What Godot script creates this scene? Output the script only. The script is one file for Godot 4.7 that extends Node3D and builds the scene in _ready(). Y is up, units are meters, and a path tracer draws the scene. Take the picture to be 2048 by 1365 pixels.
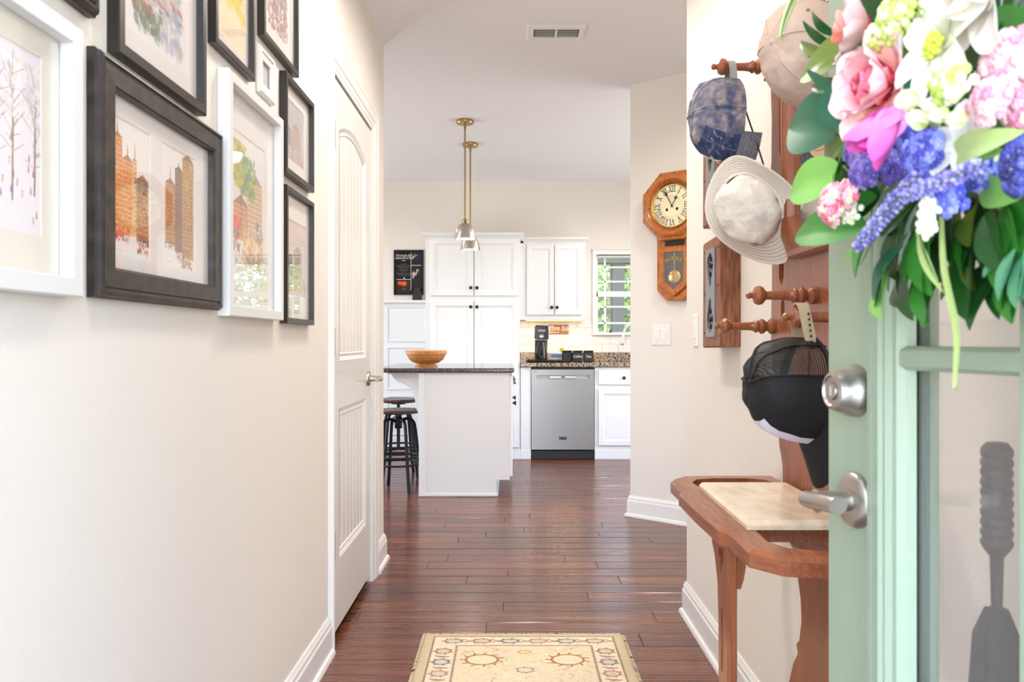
extends Node3D
# An entrance hall that opens on a white kitchen. Metres, y up; depth d runs away from the camera (z = -d).

const H := 1.11            # eye height
const CEIL := 2.73
const LW := -0.652         # left hall wall
const RW := 0.71           # right hall wall
const BACK := 8.10         # far kitchen wall
const LAMPS := 0.7
const PLANK := 0.124
var R := RandomNumberGenerator.new()
var M := {}
var world_mode := true
var used := {}

func _ready() -> void:
	R.seed = 7
	# ---- camera, sky, exposure
	var cam := Camera3D.new()
	cam.name = "camera"
	cam.position = Vector3(0, H, 0)
	cam.near = 0.03
	cam.far = 120.0
	var ca := CameraAttributesPhysical.new()
	ca.frustum_focal_length = 28.0
	ca.frustum_focus_distance = 4.2
	ca.exposure_aperture = 9.0
	cam.attributes = ca
	cam.keep_aspect = Camera3D.KEEP_HEIGHT
	cam.fov = rad_to_deg(2.0 * atan(682.5 / 1600.0))
	add_child(cam)
	cam.current = true
	var env := Environment.new()
	env.background_mode = Environment.BG_SKY
	var sky := Sky.new()
	var sm := ProceduralSkyMaterial.new()
	sm.sky_top_color = Color(0.72, 0.82, 0.95)
	sm.sky_horizon_color = Color(0.93, 0.95, 0.97)
	sm.ground_horizon_color = Color(0.78, 0.77, 0.74)
	sm.ground_bottom_color = Color(0.70, 0.69, 0.66)
	sm.sky_energy_multiplier = 1.0
	sm.ground_energy_multiplier = 1.0
	sky.sky_material = sm
	env.sky = sky
	env.background_energy_multiplier = 29.0
	env.tonemap_mode = Environment.TONE_MAPPER_LINEAR
	env.tonemap_exposure = 0.395
	env.sdfgi_enabled = true
	env.ssao_enabled = true
	env.ssil_enabled = true
	var we := WorldEnvironment.new()
	we.name = "environment"
	we.environment = env
	add_child(we)
	materials()
	room_shell()
	floor_planks()
	ceiling_lights()
	closet_door()
	trims()
	kitchen()
	island()
	outdoors()
	gallery()
	clock_and_switches()
	hall_tree()
	hats()
	front_door()
	wreath()
	rug()

# ------------------------------------------------------------------ helpers
func P(x: float, y: float, d: float) -> Vector3:
	return Vector3(x, y, -d)

func mat(c: Color, rough := 0.5, metal := 0.0, spec := 0.5) -> StandardMaterial3D:
	var m := StandardMaterial3D.new()
	m.albedo_color = c
	m.roughness = rough
	m.metallic = metal
	m.metallic_specular = spec
	m.cull_mode = BaseMaterial3D.CULL_DISABLED
	return m

func rgb(r: int, g: int, b: int) -> Color:
	return Color(r / 255.0, g / 255.0, b / 255.0)

func noise_tex(freq: float, stops: Array, sd := 1, size := 512, kind := FastNoiseLite.TYPE_SIMPLEX_SMOOTH, oct := 4) -> NoiseTexture2D:
	var n := FastNoiseLite.new()
	n.noise_type = kind
	n.frequency = freq
	n.seed = sd
	n.fractal_octaves = oct
	var t := NoiseTexture2D.new()
	t.width = size
	t.height = size
	t.seamless = true
	t.noise = n
	if stops:
		var g := Gradient.new()
		var off := PackedFloat32Array()
		var col := PackedColorArray()
		for s in stops:
			off.append(s[0])
			col.append(s[1])
		g.offsets = off
		g.colors = col
		t.color_ramp = g
	return t

func tri_mat(tex: Texture2D, scale: Vector3, rough := 0.4, in_world := true) -> StandardMaterial3D:
	var m := mat(Color.WHITE, rough)
	m.albedo_texture = tex
	m.uv1_triplanar = true
	m.uv1_world_triplanar = in_world
	m.uv1_scale = scale
	return m

func bump(m: StandardMaterial3D, tex: Texture2D, cm: float) -> StandardMaterial3D:
	m.heightmap_enabled = true
	m.heightmap_texture = tex
	m.heightmap_scale = cm
	return m

func nst(smooth := -1) -> SurfaceTool:
	var s := SurfaceTool.new()
	s.begin(Mesh.PRIMITIVE_TRIANGLES)
	s.set_smooth_group(smooth)
	return s

func v(s: SurfaceTool, p: Vector3, uv := Vector2.ZERO) -> void:
	s.set_uv(uv)
	s.add_vertex(p)

func quad(s: SurfaceTool, a: Vector3, b: Vector3, c: Vector3, d: Vector3, u0 := 0.0, v0 := 0.0, u1 := 1.0, v1 := 1.0) -> void:
	v(s, a, Vector2(u0, v1)); v(s, c, Vector2(u1, v0)); v(s, b, Vector2(u1, v1))
	v(s, a, Vector2(u0, v1)); v(s, d, Vector2(u0, v0)); v(s, c, Vector2(u1, v0))

# loops of equal length joined by bands; ends closed as fans
func loft(s: SurfaceTool, loops: Array, cap0 := true, cap1 := true, smooth := -1) -> void:
	s.set_smooth_group(smooth)
	for i in loops.size() - 1:
		var a: PackedVector3Array = loops[i]
		var b: PackedVector3Array = loops[i + 1]
		var n := a.size()
		for k in n:
			quad(s, a[k], a[(k + 1) % n], b[(k + 1) % n], b[k], float(k) / n, float(i), float(k + 1) / n, float(i + 1))
	s.set_smooth_group(-1)
	for e in [[cap0, 0], [cap1, loops.size() - 1]]:
		if e[0]:
			var l: PackedVector3Array = loops[e[1]]
			for k in range(1, l.size() - 1):
				if e[1] == 0:
					v(s, l[0]); v(s, l[k]); v(s, l[k + 1])
				else:
					v(s, l[0]); v(s, l[k + 1]); v(s, l[k])

func rect(xf: Transform3D, hw: float, hh: float, z: float, cx := 0.0, cy := 0.0) -> PackedVector3Array:
	return PackedVector3Array([xf * Vector3(cx - hw, cy - hh, z), xf * Vector3(cx + hw, cy - hh, z), xf * Vector3(cx + hw, cy + hh, z), xf * Vector3(cx - hw, cy + hh, z)])

func oct8(xf: Transform3D, c: Vector3, hw: float, hh: float, z: float, b: float) -> PackedVector3Array:
	var o := PackedVector3Array()
	for q in [[-hw + b, -hh], [hw - b, -hh], [hw, -hh + b], [hw, hh - b], [hw - b, hh], [-hw + b, hh], [-hw, hh - b], [-hw, -hh + b]]:
		o.append(xf * (c + Vector3(q[0], q[1], z)))
	return o

# chamfered box
func cbox(s: SurfaceTool, c: Vector3, size: Vector3, b := 0.003, xf := Transform3D()) -> void:
	var h := size / 2.0
	b = min(b, min(h.x, min(h.y, h.z)) * 0.9)
	loft(s, [oct8(xf, c, h.x - b, h.y - b, -h.z, b * 0.5), oct8(xf, c, h.x, h.y, -h.z + b, b), oct8(xf, c, h.x, h.y, h.z - b, b), oct8(xf, c, h.x - b, h.y - b, h.z, b * 0.5)])

# box between two corners given as x, y, depth
func dbox(s: SurfaceTool, x0: float, x1: float, y0: float, y1: float, d0: float, d1: float, b := 0.0) -> void:
	var c := P((x0 + x1) / 2, (y0 + y1) / 2, (d0 + d1) / 2)
	var z := Vector3(abs(x1 - x0), abs(y1 - y0), abs(d1 - d0))
	if b > 0.0:
		cbox(s, c, z, b)
	else:
		loft(s, [rect(Transform3D(), z.x / 2, z.y / 2, c.z - z.z / 2, c.x, c.y), rect(Transform3D(), z.x / 2, z.y / 2, c.z + z.z / 2, c.x, c.y)])

# profile of (radius, height) turned about local y
func lathe(s: SurfaceTool, prof: Array, n := 24, xf := Transform3D()) -> void:
	var g := 1
	for i in prof.size() - 1:
		var a: Vector2 = prof[i]
		var b: Vector2 = prof[i + 1]
		if i > 0:
			var p: Vector2 = prof[i - 1]
			if abs((a - p).angle_to(b - a)) > 0.7:
				g += 1
		s.set_smooth_group(g)
		for k in n:
			var t0 := TAU * k / n
			var t1 := TAU * (k + 1) / n
			var q0 := xf * Vector3(a.x * cos(t0), a.y, a.x * sin(t0))
			var q1 := xf * Vector3(a.x * cos(t1), a.y, a.x * sin(t1))
			var q2 := xf * Vector3(b.x * cos(t1), b.y, b.x * sin(t1))
			var q3 := xf * Vector3(b.x * cos(t0), b.y, b.x * sin(t0))
			if a.x < 1e-5:
				v(s, q0); v(s, q3); v(s, q2)
			elif b.x < 1e-5:
				v(s, q0); v(s, q2); v(s, q1)
			else:
				quad(s, q0, q1, q2, q3, float(k) / n, float(i), float(k + 1) / n, float(i + 1))
	s.set_smooth_group(-1)

func tube(s: SurfaceTool, pts: Array, r, n := 10, flat := 1.0) -> void:
	var loops := []
	var side := Vector3.ZERO
	for i in pts.size():
		var dir: Vector3 = (pts[min(i + 1, pts.size() - 1)] - pts[max(i - 1, 0)]).normalized()
		if side == Vector3.ZERO:
			side = dir.cross(Vector3.UP if abs(dir.y) < 0.9 else Vector3.RIGHT).normalized()
		side = (side - dir * side.dot(dir)).normalized()
		var up := side.cross(dir)
		var rr: float = r[i] if r is Array else r
		var l := PackedVector3Array()
		for k in n:
			var t := TAU * k / n
			l.append(pts[i] + (side * cos(t) + up * sin(t) * flat) * rr)
		loops.append(l)
	loft(s, loops, true, true, 1)

# flat band: w across (along wd), th thick
func band(s: SurfaceTool, pts: Array, wd: Vector3, w: float, th: float) -> void:
	var loops := []
	for i in pts.size():
		var dir: Vector3 = (pts[min(i + 1, pts.size() - 1)] - pts[max(i - 1, 0)]).normalized()
		var a := (wd - dir * wd.dot(dir)).normalized() * w / 2
		var b := dir.cross(a).normalized() * th / 2
		loops.append(PackedVector3Array([pts[i] - a - b, pts[i] + a - b, pts[i] + a + b, pts[i] - a + b]))
	loft(s, loops)

func curve(ctrl: Array, n := 16) -> Array:     # Catmull-Rom through the points
	var o := []
	var m := ctrl.size()
	for i in m - 1:
		var a = ctrl[max(i - 1, 0)]
		var b = ctrl[i]
		var c = ctrl[i + 1]
		var d = ctrl[min(i + 2, m - 1)]
		for k in n:
			var t := float(k) / n
			o.append(0.5 * ((2 * b) + (c - a) * t + (2 * a - 5 * b + 4 * c - d) * t * t + (3 * b - a - 3 * c + d) * t * t * t))
	o.append(ctrl[m - 1])
	return o

func ball(s: SurfaceTool, c: Vector3, r: Vector3, n := 6, m := 4, b := Basis()) -> void:
	var prof := []
	for i in m + 1:
		var t := PI * i / m
		prof.append([sin(t), -cos(t)])
	s.set_smooth_group(1)
	for i in m:
		for k in n:
			var t0 := TAU * k / n
			var t1 := TAU * (k + 1) / n
			var q := []
			for e in [[i, t0], [i, t1], [i + 1, t1], [i + 1, t0]]:
				q.append(c + b * (Vector3(prof[e[0]][0] * cos(e[1]), prof[e[0]][1], prof[e[0]][0] * sin(e[1])) * r))
			if i == 0:
				v(s, q[0]); v(s, q[3]); v(s, q[2])
			elif i == m - 1:
				v(s, q[0]); v(s, q[2]); v(s, q[1])
			else:
				quad(s, q[0], q[1], q[2], q[3])
	s.set_smooth_group(-1)

# surface from a function of (u, v) in 0..1
func sheet(s: SurfaceTool, f: Callable, nu: int, nv: int) -> void:
	s.set_smooth_group(1)
	var pts := []
	for i in nu + 1:
		var row := PackedVector3Array()
		for j in nv + 1:
			row.append(f.call(float(i) / nu, float(j) / nv))
		pts.append(row)
	for i in nu:
		for j in nv:
			var u0 := float(i) / nu
			var u1 := float(i + 1) / nu
			var w0 := float(j) / nv
			var w1 := float(j + 1) / nv
			v(s, pts[i][j], Vector2(u0, w0)); v(s, pts[i + 1][j + 1], Vector2(u1, w1)); v(s, pts[i + 1][j], Vector2(u1, w0))
			v(s, pts[i][j], Vector2(u0, w0)); v(s, pts[i][j + 1], Vector2(u0, w1)); v(s, pts[i + 1][j + 1], Vector2(u1, w1))
	s.set_smooth_group(-1)

func inset(poly: PackedVector2Array, b: float) -> PackedVector2Array:
	var o := PackedVector2Array()
	var n := poly.size()
	var sgn := -1.0 if Geometry2D.is_polygon_clockwise(poly) else 1.0
	for i in n:
		var e0 := (poly[i] - poly[(i + n - 1) % n]).normalized()
		var e1 := (poly[(i + 1) % n] - poly[i]).normalized()
		var n0 := Vector2(-e0.y, e0.x) * sgn
		var n1 := Vector2(-e1.y, e1.x) * sgn
		var h := (n0 + n1).normalized()
		o.append(poly[i] + h * b / max(0.4, h.dot(n0)))
	return o

# flat plate with holes: outline in local xy, from z0 (back) to z1 (front), edge of the front rounded off by bev
func plate(s: SurfaceTool, outline: PackedVector2Array, holes: Array, z0: float, z1: float, xf := Transform3D(), bev := 0.0) -> void:
	var front := inset(outline, bev) if bev > 0.0 else outline
	for side in [[outline, z0], [front, z1]]:
		var pieces := [side[0]]
		for h in holes:
			var c := Vector2.ZERO
			for p in h:
				c += p
			c /= h.size()
			var next := []
			for pc in pieces:
				if Geometry2D.intersect_polygons(pc, h).is_empty():
					next.append(pc)
					continue
				for half in [PackedVector2Array([c + Vector2(-9, -9), c + Vector2(0, -9), c + Vector2(0, 9), c + Vector2(-9, 9)]), PackedVector2Array([c + Vector2(0, -9), c + Vector2(9, -9), c + Vector2(9, 9), c + Vector2(0, 9)])]:
					for q in Geometry2D.intersect_polygons(pc, half):
						for w in Geometry2D.clip_polygons(q, h):
							next.append(w)
			pieces = next
		for pc in pieces:
			var t := Geometry2D.triangulate_polygon(pc)
			for i in range(0, t.size(), 3):
				for k in 3:
					var q: Vector2 = pc[t[i + k]]
					v(s, xf * Vector3(q.x, q.y, side[1]), q)
	var loops := [[outline, front]]
	for h in holes:
		loops.append([h, h])
	for l in loops:
		var a: PackedVector2Array = l[0]
		var b: PackedVector2Array = l[1]
		var n := a.size()
		var zm := z1 - bev
		for i in n:
			var j := (i + 1) % n
			quad(s, xf * Vector3(a[i].x, a[i].y, z0), xf * Vector3(a[j].x, a[j].y, z0), xf * Vector3(a[j].x, a[j].y, zm), xf * Vector3(a[i].x, a[i].y, zm), a[i].x + a[i].y, z0, a[j].x + a[j].y, z1)
			if bev > 0.0:
				quad(s, xf * Vector3(a[i].x, a[i].y, zm), xf * Vector3(a[j].x, a[j].y, zm), xf * Vector3(b[j].x, b[j].y, z1), xf * Vector3(b[i].x, b[i].y, z1), a[i].x, 0, a[j].x, 1)

func poly(a: Array) -> PackedVector2Array:
	var o := PackedVector2Array()
	for i in range(0, a.size(), 2):
		o.append(Vector2(a[i], a[i + 1]))
	return o

func oval(cx: float, cy: float, rx: float, ry: float, n := 16) -> PackedVector2Array:
	var o := PackedVector2Array()
	for k in n:
		o.append(Vector2(cx + rx * cos(TAU * k / n), cy + ry * sin(TAU * k / n)))
	return o

func mirror_x(a: PackedVector2Array) -> PackedVector2Array:     # right-hand half, bottom to top, mirrored into a whole outline
	var o := PackedVector2Array(a)
	for i in range(a.size() - 1, -1, -1):
		if abs(a[i].x) > 1e-6:
			o.append(Vector2(-a[i].x, a[i].y))
	return o

func numbered(n: String) -> String:
	if not used.has(n):
		used[n] = 0
		return n
	used[n] += 1
	return "%s_%03d" % [n, used[n]]

func obj(n: String, s: SurfaceTool, m: Material, p: Node3D = self, kind := "") -> MeshInstance3D:
	s.generate_normals()
	return put(n, s.commit(), m, p, kind)

func put(n: String, mesh: Mesh, m: Material, p: Node3D = self, kind := "") -> MeshInstance3D:
	var o := MeshInstance3D.new()
	o.mesh = mesh
	o.material_override = m
	o.cast_shadow = GeometryInstance3D.SHADOW_CASTING_SETTING_ON
	o.name = numbered(n) if p == self else n
	p.add_child(o, true)
	if world_mode and p != self:
		o.transform = p.global_transform.affine_inverse()
	if kind:
		o.set_meta("kind", kind)
	return o

func struct(n: String, s: SurfaceTool, m: Material, p: Node3D = self) -> MeshInstance3D:
	return obj(n, s, m, p, "structure")

func thing(n: String, label: String, category: String, at := Vector3.ZERO, group := "") -> Node3D:
	var o := Node3D.new()
	o.name = numbered(n)
	add_child(o)
	o.position = at
	return tag(o, label, category, group)

func tag(o: Node3D, label: String, category: String, group := "") -> Node3D:
	o.set_meta("label", label)
	o.set_meta("category", category)
	if group:
		o.set_meta("group", group)
	return o

func group_node(n: String, p: Node3D) -> Node3D:
	var o := Node3D.new()
	o.name = n
	p.add_child(o, true)
	return o

func words(n: String, text: String, size: float, m: Material, p: Node3D, xf: Transform3D, font := "Droid Serif", depth := 0.001) -> MeshInstance3D:
	var t := TextMesh.new()
	var f := SystemFont.new()
	f.font_names = PackedStringArray([font])
	t.font = f
	t.text = text
	t.font_size = 32
	t.pixel_size = size / 32.0
	t.depth = depth
	var o := put(n, t, m, p)
	o.transform = o.transform * xf if world_mode else xf
	return o

func wall_l(x: float, y: float, d: float) -> Transform3D:      # local z out of the left wall
	return Transform3D(Basis(Vector3(0, 0, -1), Vector3.UP, Vector3(1, 0, 0)), P(x, y, d))

func wall_r(x: float, y: float, d: float) -> Transform3D:
	return Transform3D(Basis(Vector3(0, 0, 1), Vector3.UP, Vector3(-1, 0, 0)), P(x, y, d))

func flat(x: float, y: float, d: float) -> Transform3D:
	return Transform3D(Basis(), P(x, y, d))

# ------------------------------------------------------------------ materials
func materials() -> void:
	M.wall = mat(rgb(231, 225, 217), 0.62)
	bump(M.wall, noise_tex(0.05, [], 3, 256), 0.04)
	M.wall.uv1_triplanar = true
	M.wall.uv1_world_triplanar = true
	M.wall.uv1_scale = Vector3(6, 6, 6)
	M.ceiling = mat(rgb(240, 240, 243), 0.9)
	M.trim = mat(rgb(234, 233, 231), 0.28)
	M.door = mat(rgb(232, 230, 227), 0.22)
	M.cab = mat(rgb(234, 235, 235), 0.35)
	M.steel = mat(rgb(172, 172, 172), 0.3, 1.0)
	M.nickel = mat(rgb(182, 176, 168), 0.36, 1.0)
	M.chrome = mat(rgb(215, 215, 215), 0.1, 1.0)
	M.brass = mat(rgb(168, 142, 98), 0.28, 1.0)
	M.gold = mat(rgb(205, 170, 95), 0.22, 1.0)
	M.black = mat(rgb(18, 18, 19), 0.4)
	M.iron = mat(rgb(20, 20, 22), 0.35, 0.3)
	M.blackframe = mat(rgb(34, 28, 25), 0.35)
	M.whiteframe = mat(rgb(224, 224, 223), 0.35)
	M.paper = mat(rgb(240, 234, 230), 0.9)
	M.cream = mat(rgb(236, 228, 214), 0.9)
	M.plastic = mat(rgb(240, 238, 235), 0.3)
	M.pane = mat(Color(1, 1, 1, 0.04), 0.02)
	M.pane.transparency = BaseMaterial3D.TRANSPARENCY_ALPHA
	M.mirror = mat(rgb(225, 225, 225), 0.02, 1.0)
	var cherry := [[0.25, rgb(132, 74, 46)], [0.5, rgb(143, 82, 52)], [0.75, rgb(154, 91, 59)]]
	M.cherry = tri_mat(noise_tex(0.012, cherry, 5), Vector3(14, 1.2, 14), 0.3)
	M.cherry_flat = tri_mat(noise_tex(0.012, cherry, 6), Vector3(14, 14, 1.2), 0.25)
	M.oak = tri_mat(noise_tex(0.012, [[0.2, rgb(152, 84, 34)], [0.5, rgb(180, 104, 46)], [0.8, rgb(196, 122, 60)]], 8), Vector3(16, 3, 16), 0.25)
	M.mold = tri_mat(noise_tex(0.012, [[0.2, rgb(104, 60, 38)], [0.5, rgb(134, 80, 52)], [0.8, rgb(152, 96, 64)]], 9), Vector3(12, 1.5, 12), 0.5)
	M.bowl = tri_mat(noise_tex(0.015, [[0.2, rgb(160, 96, 42)], [0.5, rgb(200, 132, 68)], [0.8, rgb(216, 154, 90)]], 10), Vector3(3, 12, 3), 0.35)
	M.seat = tri_mat(noise_tex(0.012, [[0.2, rgb(58, 36, 28)], [0.8, rgb(104, 70, 54)]], 12), Vector3(3, 3, 18), 0.35)
	M.espresso = tri_mat(noise_tex(0.012, [[0.2, rgb(26, 20, 17)], [0.8, rgb(62, 52, 46)]], 13), Vector3(3, 3, 3), 0.38)
	var gr := noise_tex(0.035, [[0.0, rgb(40, 34, 32)], [0.34, rgb(60, 48, 42)], [0.42, rgb(160, 134, 108)], [0.55, rgb(206, 186, 158)], [0.64, rgb(100, 80, 66)], [0.85, rgb(206, 196, 182)]], 14, 512, FastNoiseLite.TYPE_SIMPLEX, 3)
	M.granite = tri_mat(gr, Vector3(1.7, 1.7, 1.7), 0.09)
	M.granite_dark = tri_mat(noise_tex(0.04, [[0.0, rgb(30, 27, 27)], [0.35, rgb(66, 58, 56)], [0.5, rgb(104, 92, 88)], [0.62, rgb(60, 54, 54)], [0.85, rgb(140, 128, 120)]], 15, 512, FastNoiseLite.TYPE_SIMPLEX, 3), Vector3(2, 2, 2), 0.07)
	M.marble = tri_mat(noise_tex(0.008, [[0.2, rgb(222, 200, 168)], [0.55, rgb(232, 214, 188)], [0.8, rgb(236, 222, 200)]], 16), Vector3(4, 4, 2), 0.2)
	M.tile = mat(rgb(236, 232, 226), 0.12)
	M.grout = mat(rgb(222, 216, 208), 0.9)
	M.sage = mat(rgb(152, 168, 146), 0.32)
	bump(M.sage, noise_tex(0.02, [], 18, 256), 0.03)
	M.sage.uv1_triplanar = true
	M.sage.uv1_scale = Vector3(30, 1.5, 30)
	M.outside = mat(rgb(60, 58, 46), 0.8)
	M.concrete = mat(rgb(176, 172, 164), 0.9)
	M.dark = mat(rgb(46, 42, 40), 0.6)
	M.pewter = bump(mat(rgb(150, 154, 154), 0.42, 0.85), noise_tex(0.05, [], 19, 256), 0.08)
	M.pewter.uv1_triplanar = true
	M.pewter.uv1_scale = Vector3(8, 8, 8)

func lamp_mat(c: Color, e: float) -> StandardMaterial3D:
	var m := mat(c, 0.5)
	m.emission_enabled = true
	m.emission = c
	m.emission_energy_multiplier = e
	return m

# ------------------------------------------------------------------ the shell
func room_shell() -> void:
	var s := nst()
	# left hall wall, with the closet doorway left open
	dbox(s, LW - 0.12, LW, 0, CEIL, -0.12, 2.9)
	dbox(s, LW - 0.12, LW, 0, CEIL, 3.69, 4.06)
	dbox(s, LW - 0.12, LW, 2.09, CEIL, 2.9, 3.69)
	struct("wall_left", s, M.wall)
	s = nst()
	dbox(s, RW, RW + 0.12, 0, CEIL, -0.12, 3.25)
	dbox(s, RW + 0.12, 2.6, 0, CEIL, 3.13, 3.25)
	struct("wall_right", s, M.wall)
	s = nst()   # closet behind the door
	dbox(s, -1.62, -1.5, 0, CEIL, 2.6, 3.94)
	dbox(s, -1.5, LW - 0.12, 0, CEIL, 2.6, 2.72)
	struct("wall_closet", s, M.wall)
	s = nst()   # wall between closet and kitchen
	dbox(s, -3.3, LW - 0.12, 0, CEIL, 3.94, 4.06)
	struct("wall_near", s, M.wall)
	s = nst()   # entrance wall round the open front doorway
	dbox(s, LW - 0.12, LW + 0.02, 0, CEIL, -0.12, 0.10)
	dbox(s, LW + 0.02, -0.42, 0, 0.12, -0.12, 0.10)
	dbox(s, -0.42, -0.36, 0, 2.06, -0.12, 0.10)
	dbox(s, 0.60, RW + 0.12, 0, CEIL, -0.12, 0.10)
	dbox(s, LW + 0.02, 0.60, 2.06, 2.14, -0.12, 0.10)
	dbox(s, LW + 0.02, 0.60, 2.56, CEIL, -0.12, 0.10)
	struct("wall_front", s, M.wall)
	# sidelight and transom round the front doorway
	s = nst()
	for e in [[LW + 0.02, LW + 0.05, 0.12, 2.06], [-0.45, -0.42, 0.12, 2.06], [LW + 0.02, -0.42, 0.12, 0.15], [LW + 0.02, -0.42, 2.03, 2.06], [LW + 0.02, -0.42, 1.04, 1.06], [LW + 0.02, 0.60, 2.14, 2.17], [LW + 0.02, 0.60, 2.53, 2.56], [LW + 0.02, LW + 0.05, 2.14, 2.56], [0.57, 0.60, 2.14, 2.56]]:
		dbox(s, e[0], e[1], e[2], e[3], -0.06, 0.0, 0.003)
	var w5 := struct("window_5", s, M.trim)
	for e in [[LW + 0.05, -0.45, 0.15, 2.03], [LW + 0.05, 0.57, 2.17, 2.53]]:
		s = nst()
		dbox(s, e[0], e[1], e[2], e[3], -0.034, -0.03)
		obj("pane", s, M.pane, w5)
	# angled wall of the right-hand nook
	s = nst()
	var c1 := Vector2(0.75, 5.07)
	var dir := Vector2(0.76, -0.65)
	var c2 := c1 + dir * 1.25
	var nor := Vector2(0.65, 0.76) * 0.12
	var loops := []
	for y in [0.0, CEIL]:
		loops.append(PackedVector3Array([P(c1.x, y, c1.y), P(c2.x, y, c2.y), P(c2.x + nor.x, y, c2.y + nor.y), P(c1.x + nor.x, y, c1.y + nor.y)]))
	loft(s, loops)
	struct("wall_angled", s, M.wall)
	s = nst()
	dbox(s, 1.66, 1.78, 0, 0.3, 3.25, 4.36)
	dbox(s, 1.66, 1.78, 2.3, CEIL, 3.25, 4.36)
	dbox(s, 1.66, 1.78, 0.3, 2.3, 3.25, 3.36)
	dbox(s, 1.66, 1.78, 0.3, 2.3, 4.22, 4.36)
	struct("wall_nook", s, M.wall)
	side_window("window_3", 1.70, 3.36, 4.22, 0.3, 2.3)
	# far kitchen wall with the window opening
	s = nst()
	dbox(s, -3.3, 0.85, 0, CEIL, BACK, BACK + 0.14)
	dbox(s, 1.66, 2.6, 0, CEIL, BACK, BACK + 0.14)
	dbox(s, 0.85, 1.66, 0, 1.19, BACK, BACK + 0.14)
	dbox(s, 0.85, 1.66, 1.975, CEIL, BACK, BACK + 0.14)
	struct("wall_back", s, M.wall)
	s = nst()
	dbox(s, 2.6, 2.72, 0, CEIL, 3.13, 5.0)
	dbox(s, 2.6, 2.72, 0, CEIL, 7.0, BACK + 0.14)
	dbox(s, 2.6, 2.72, 0, 0.3, 5.0, 7.0)
	dbox(s, 2.6, 2.72, 2.3, CEIL, 5.0, 7.0)
	struct("wall_east", s, M.wall)
	side_window("window_4", 2.64, 5.0, 7.0, 0.3, 2.3)
	# breakfast side of the kitchen: a wide window bay out of the picture
	s = nst()
	dbox(s, -3.42, -3.3, 0, CEIL, 3.94, 4.7)
	dbox(s, -3.42, -3.3, 0, CEIL, 7.5, BACK + 0.14)
	dbox(s, -3.42, -3.3, 0, 0.5, 4.7, 7.5)
	dbox(s, -3.42, -3.3, 2.3, CEIL, 4.7, 7.5)
	struct("wall_west", s, M.wall)
	side_window("window_2", -3.38, 4.7, 7.5, 0.5, 2.3)
	# ceilings: flat over all, and the slope that comes down to the left hall wall
	s = nst()
	dbox(s, -3.42, 2.72, CEIL, CEIL + 0.12, -0.12, BACK + 0.14)
	struct("ceiling", s, M.ceiling)
	s = nst()
	var a := [P(LW, 2.612, 4.065), P(LW, CEIL, 4.065), P(-0.309, CEIL, 3.77)]
	var b := [P(LW, 2.612, 0.1), P(LW, CEIL, 0.1), P(-0.309, CEIL, 0.1)]
	loft(s, [PackedVector3Array(a), PackedVector3Array(b)])
	struct("ceiling", s, M.ceiling)
	s = nst()   # porch slab and its roof outside the front door
	dbox(s, -2.6, 2.8, -0.16, -0.02, -3.0, 0.10)
	struct("floor_porch", s, M.concrete)

func side_window(n: String, x: float, d0: float, d1: float, y0: float, y1: float) -> void:
	var s := nst()
	for k in 4:
		var d := lerpf(d0, d1, k / 3.0)
		dbox(s, x, x + 0.06, y0, y1, d - 0.025, d + 0.025, 0.004)
	for k in 3:
		var y := lerpf(y0, y1, k / 2.0)
		dbox(s, x + 0.01, x + 0.05, y - 0.025, y + 0.025, d0, d1, 0.004)
	var w := struct(n, s, M.trim)
	s = nst()
	dbox(s, x + 0.028, x + 0.032, y0, y1, d0, d1)
	obj("pane", s, M.pane, w)

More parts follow.
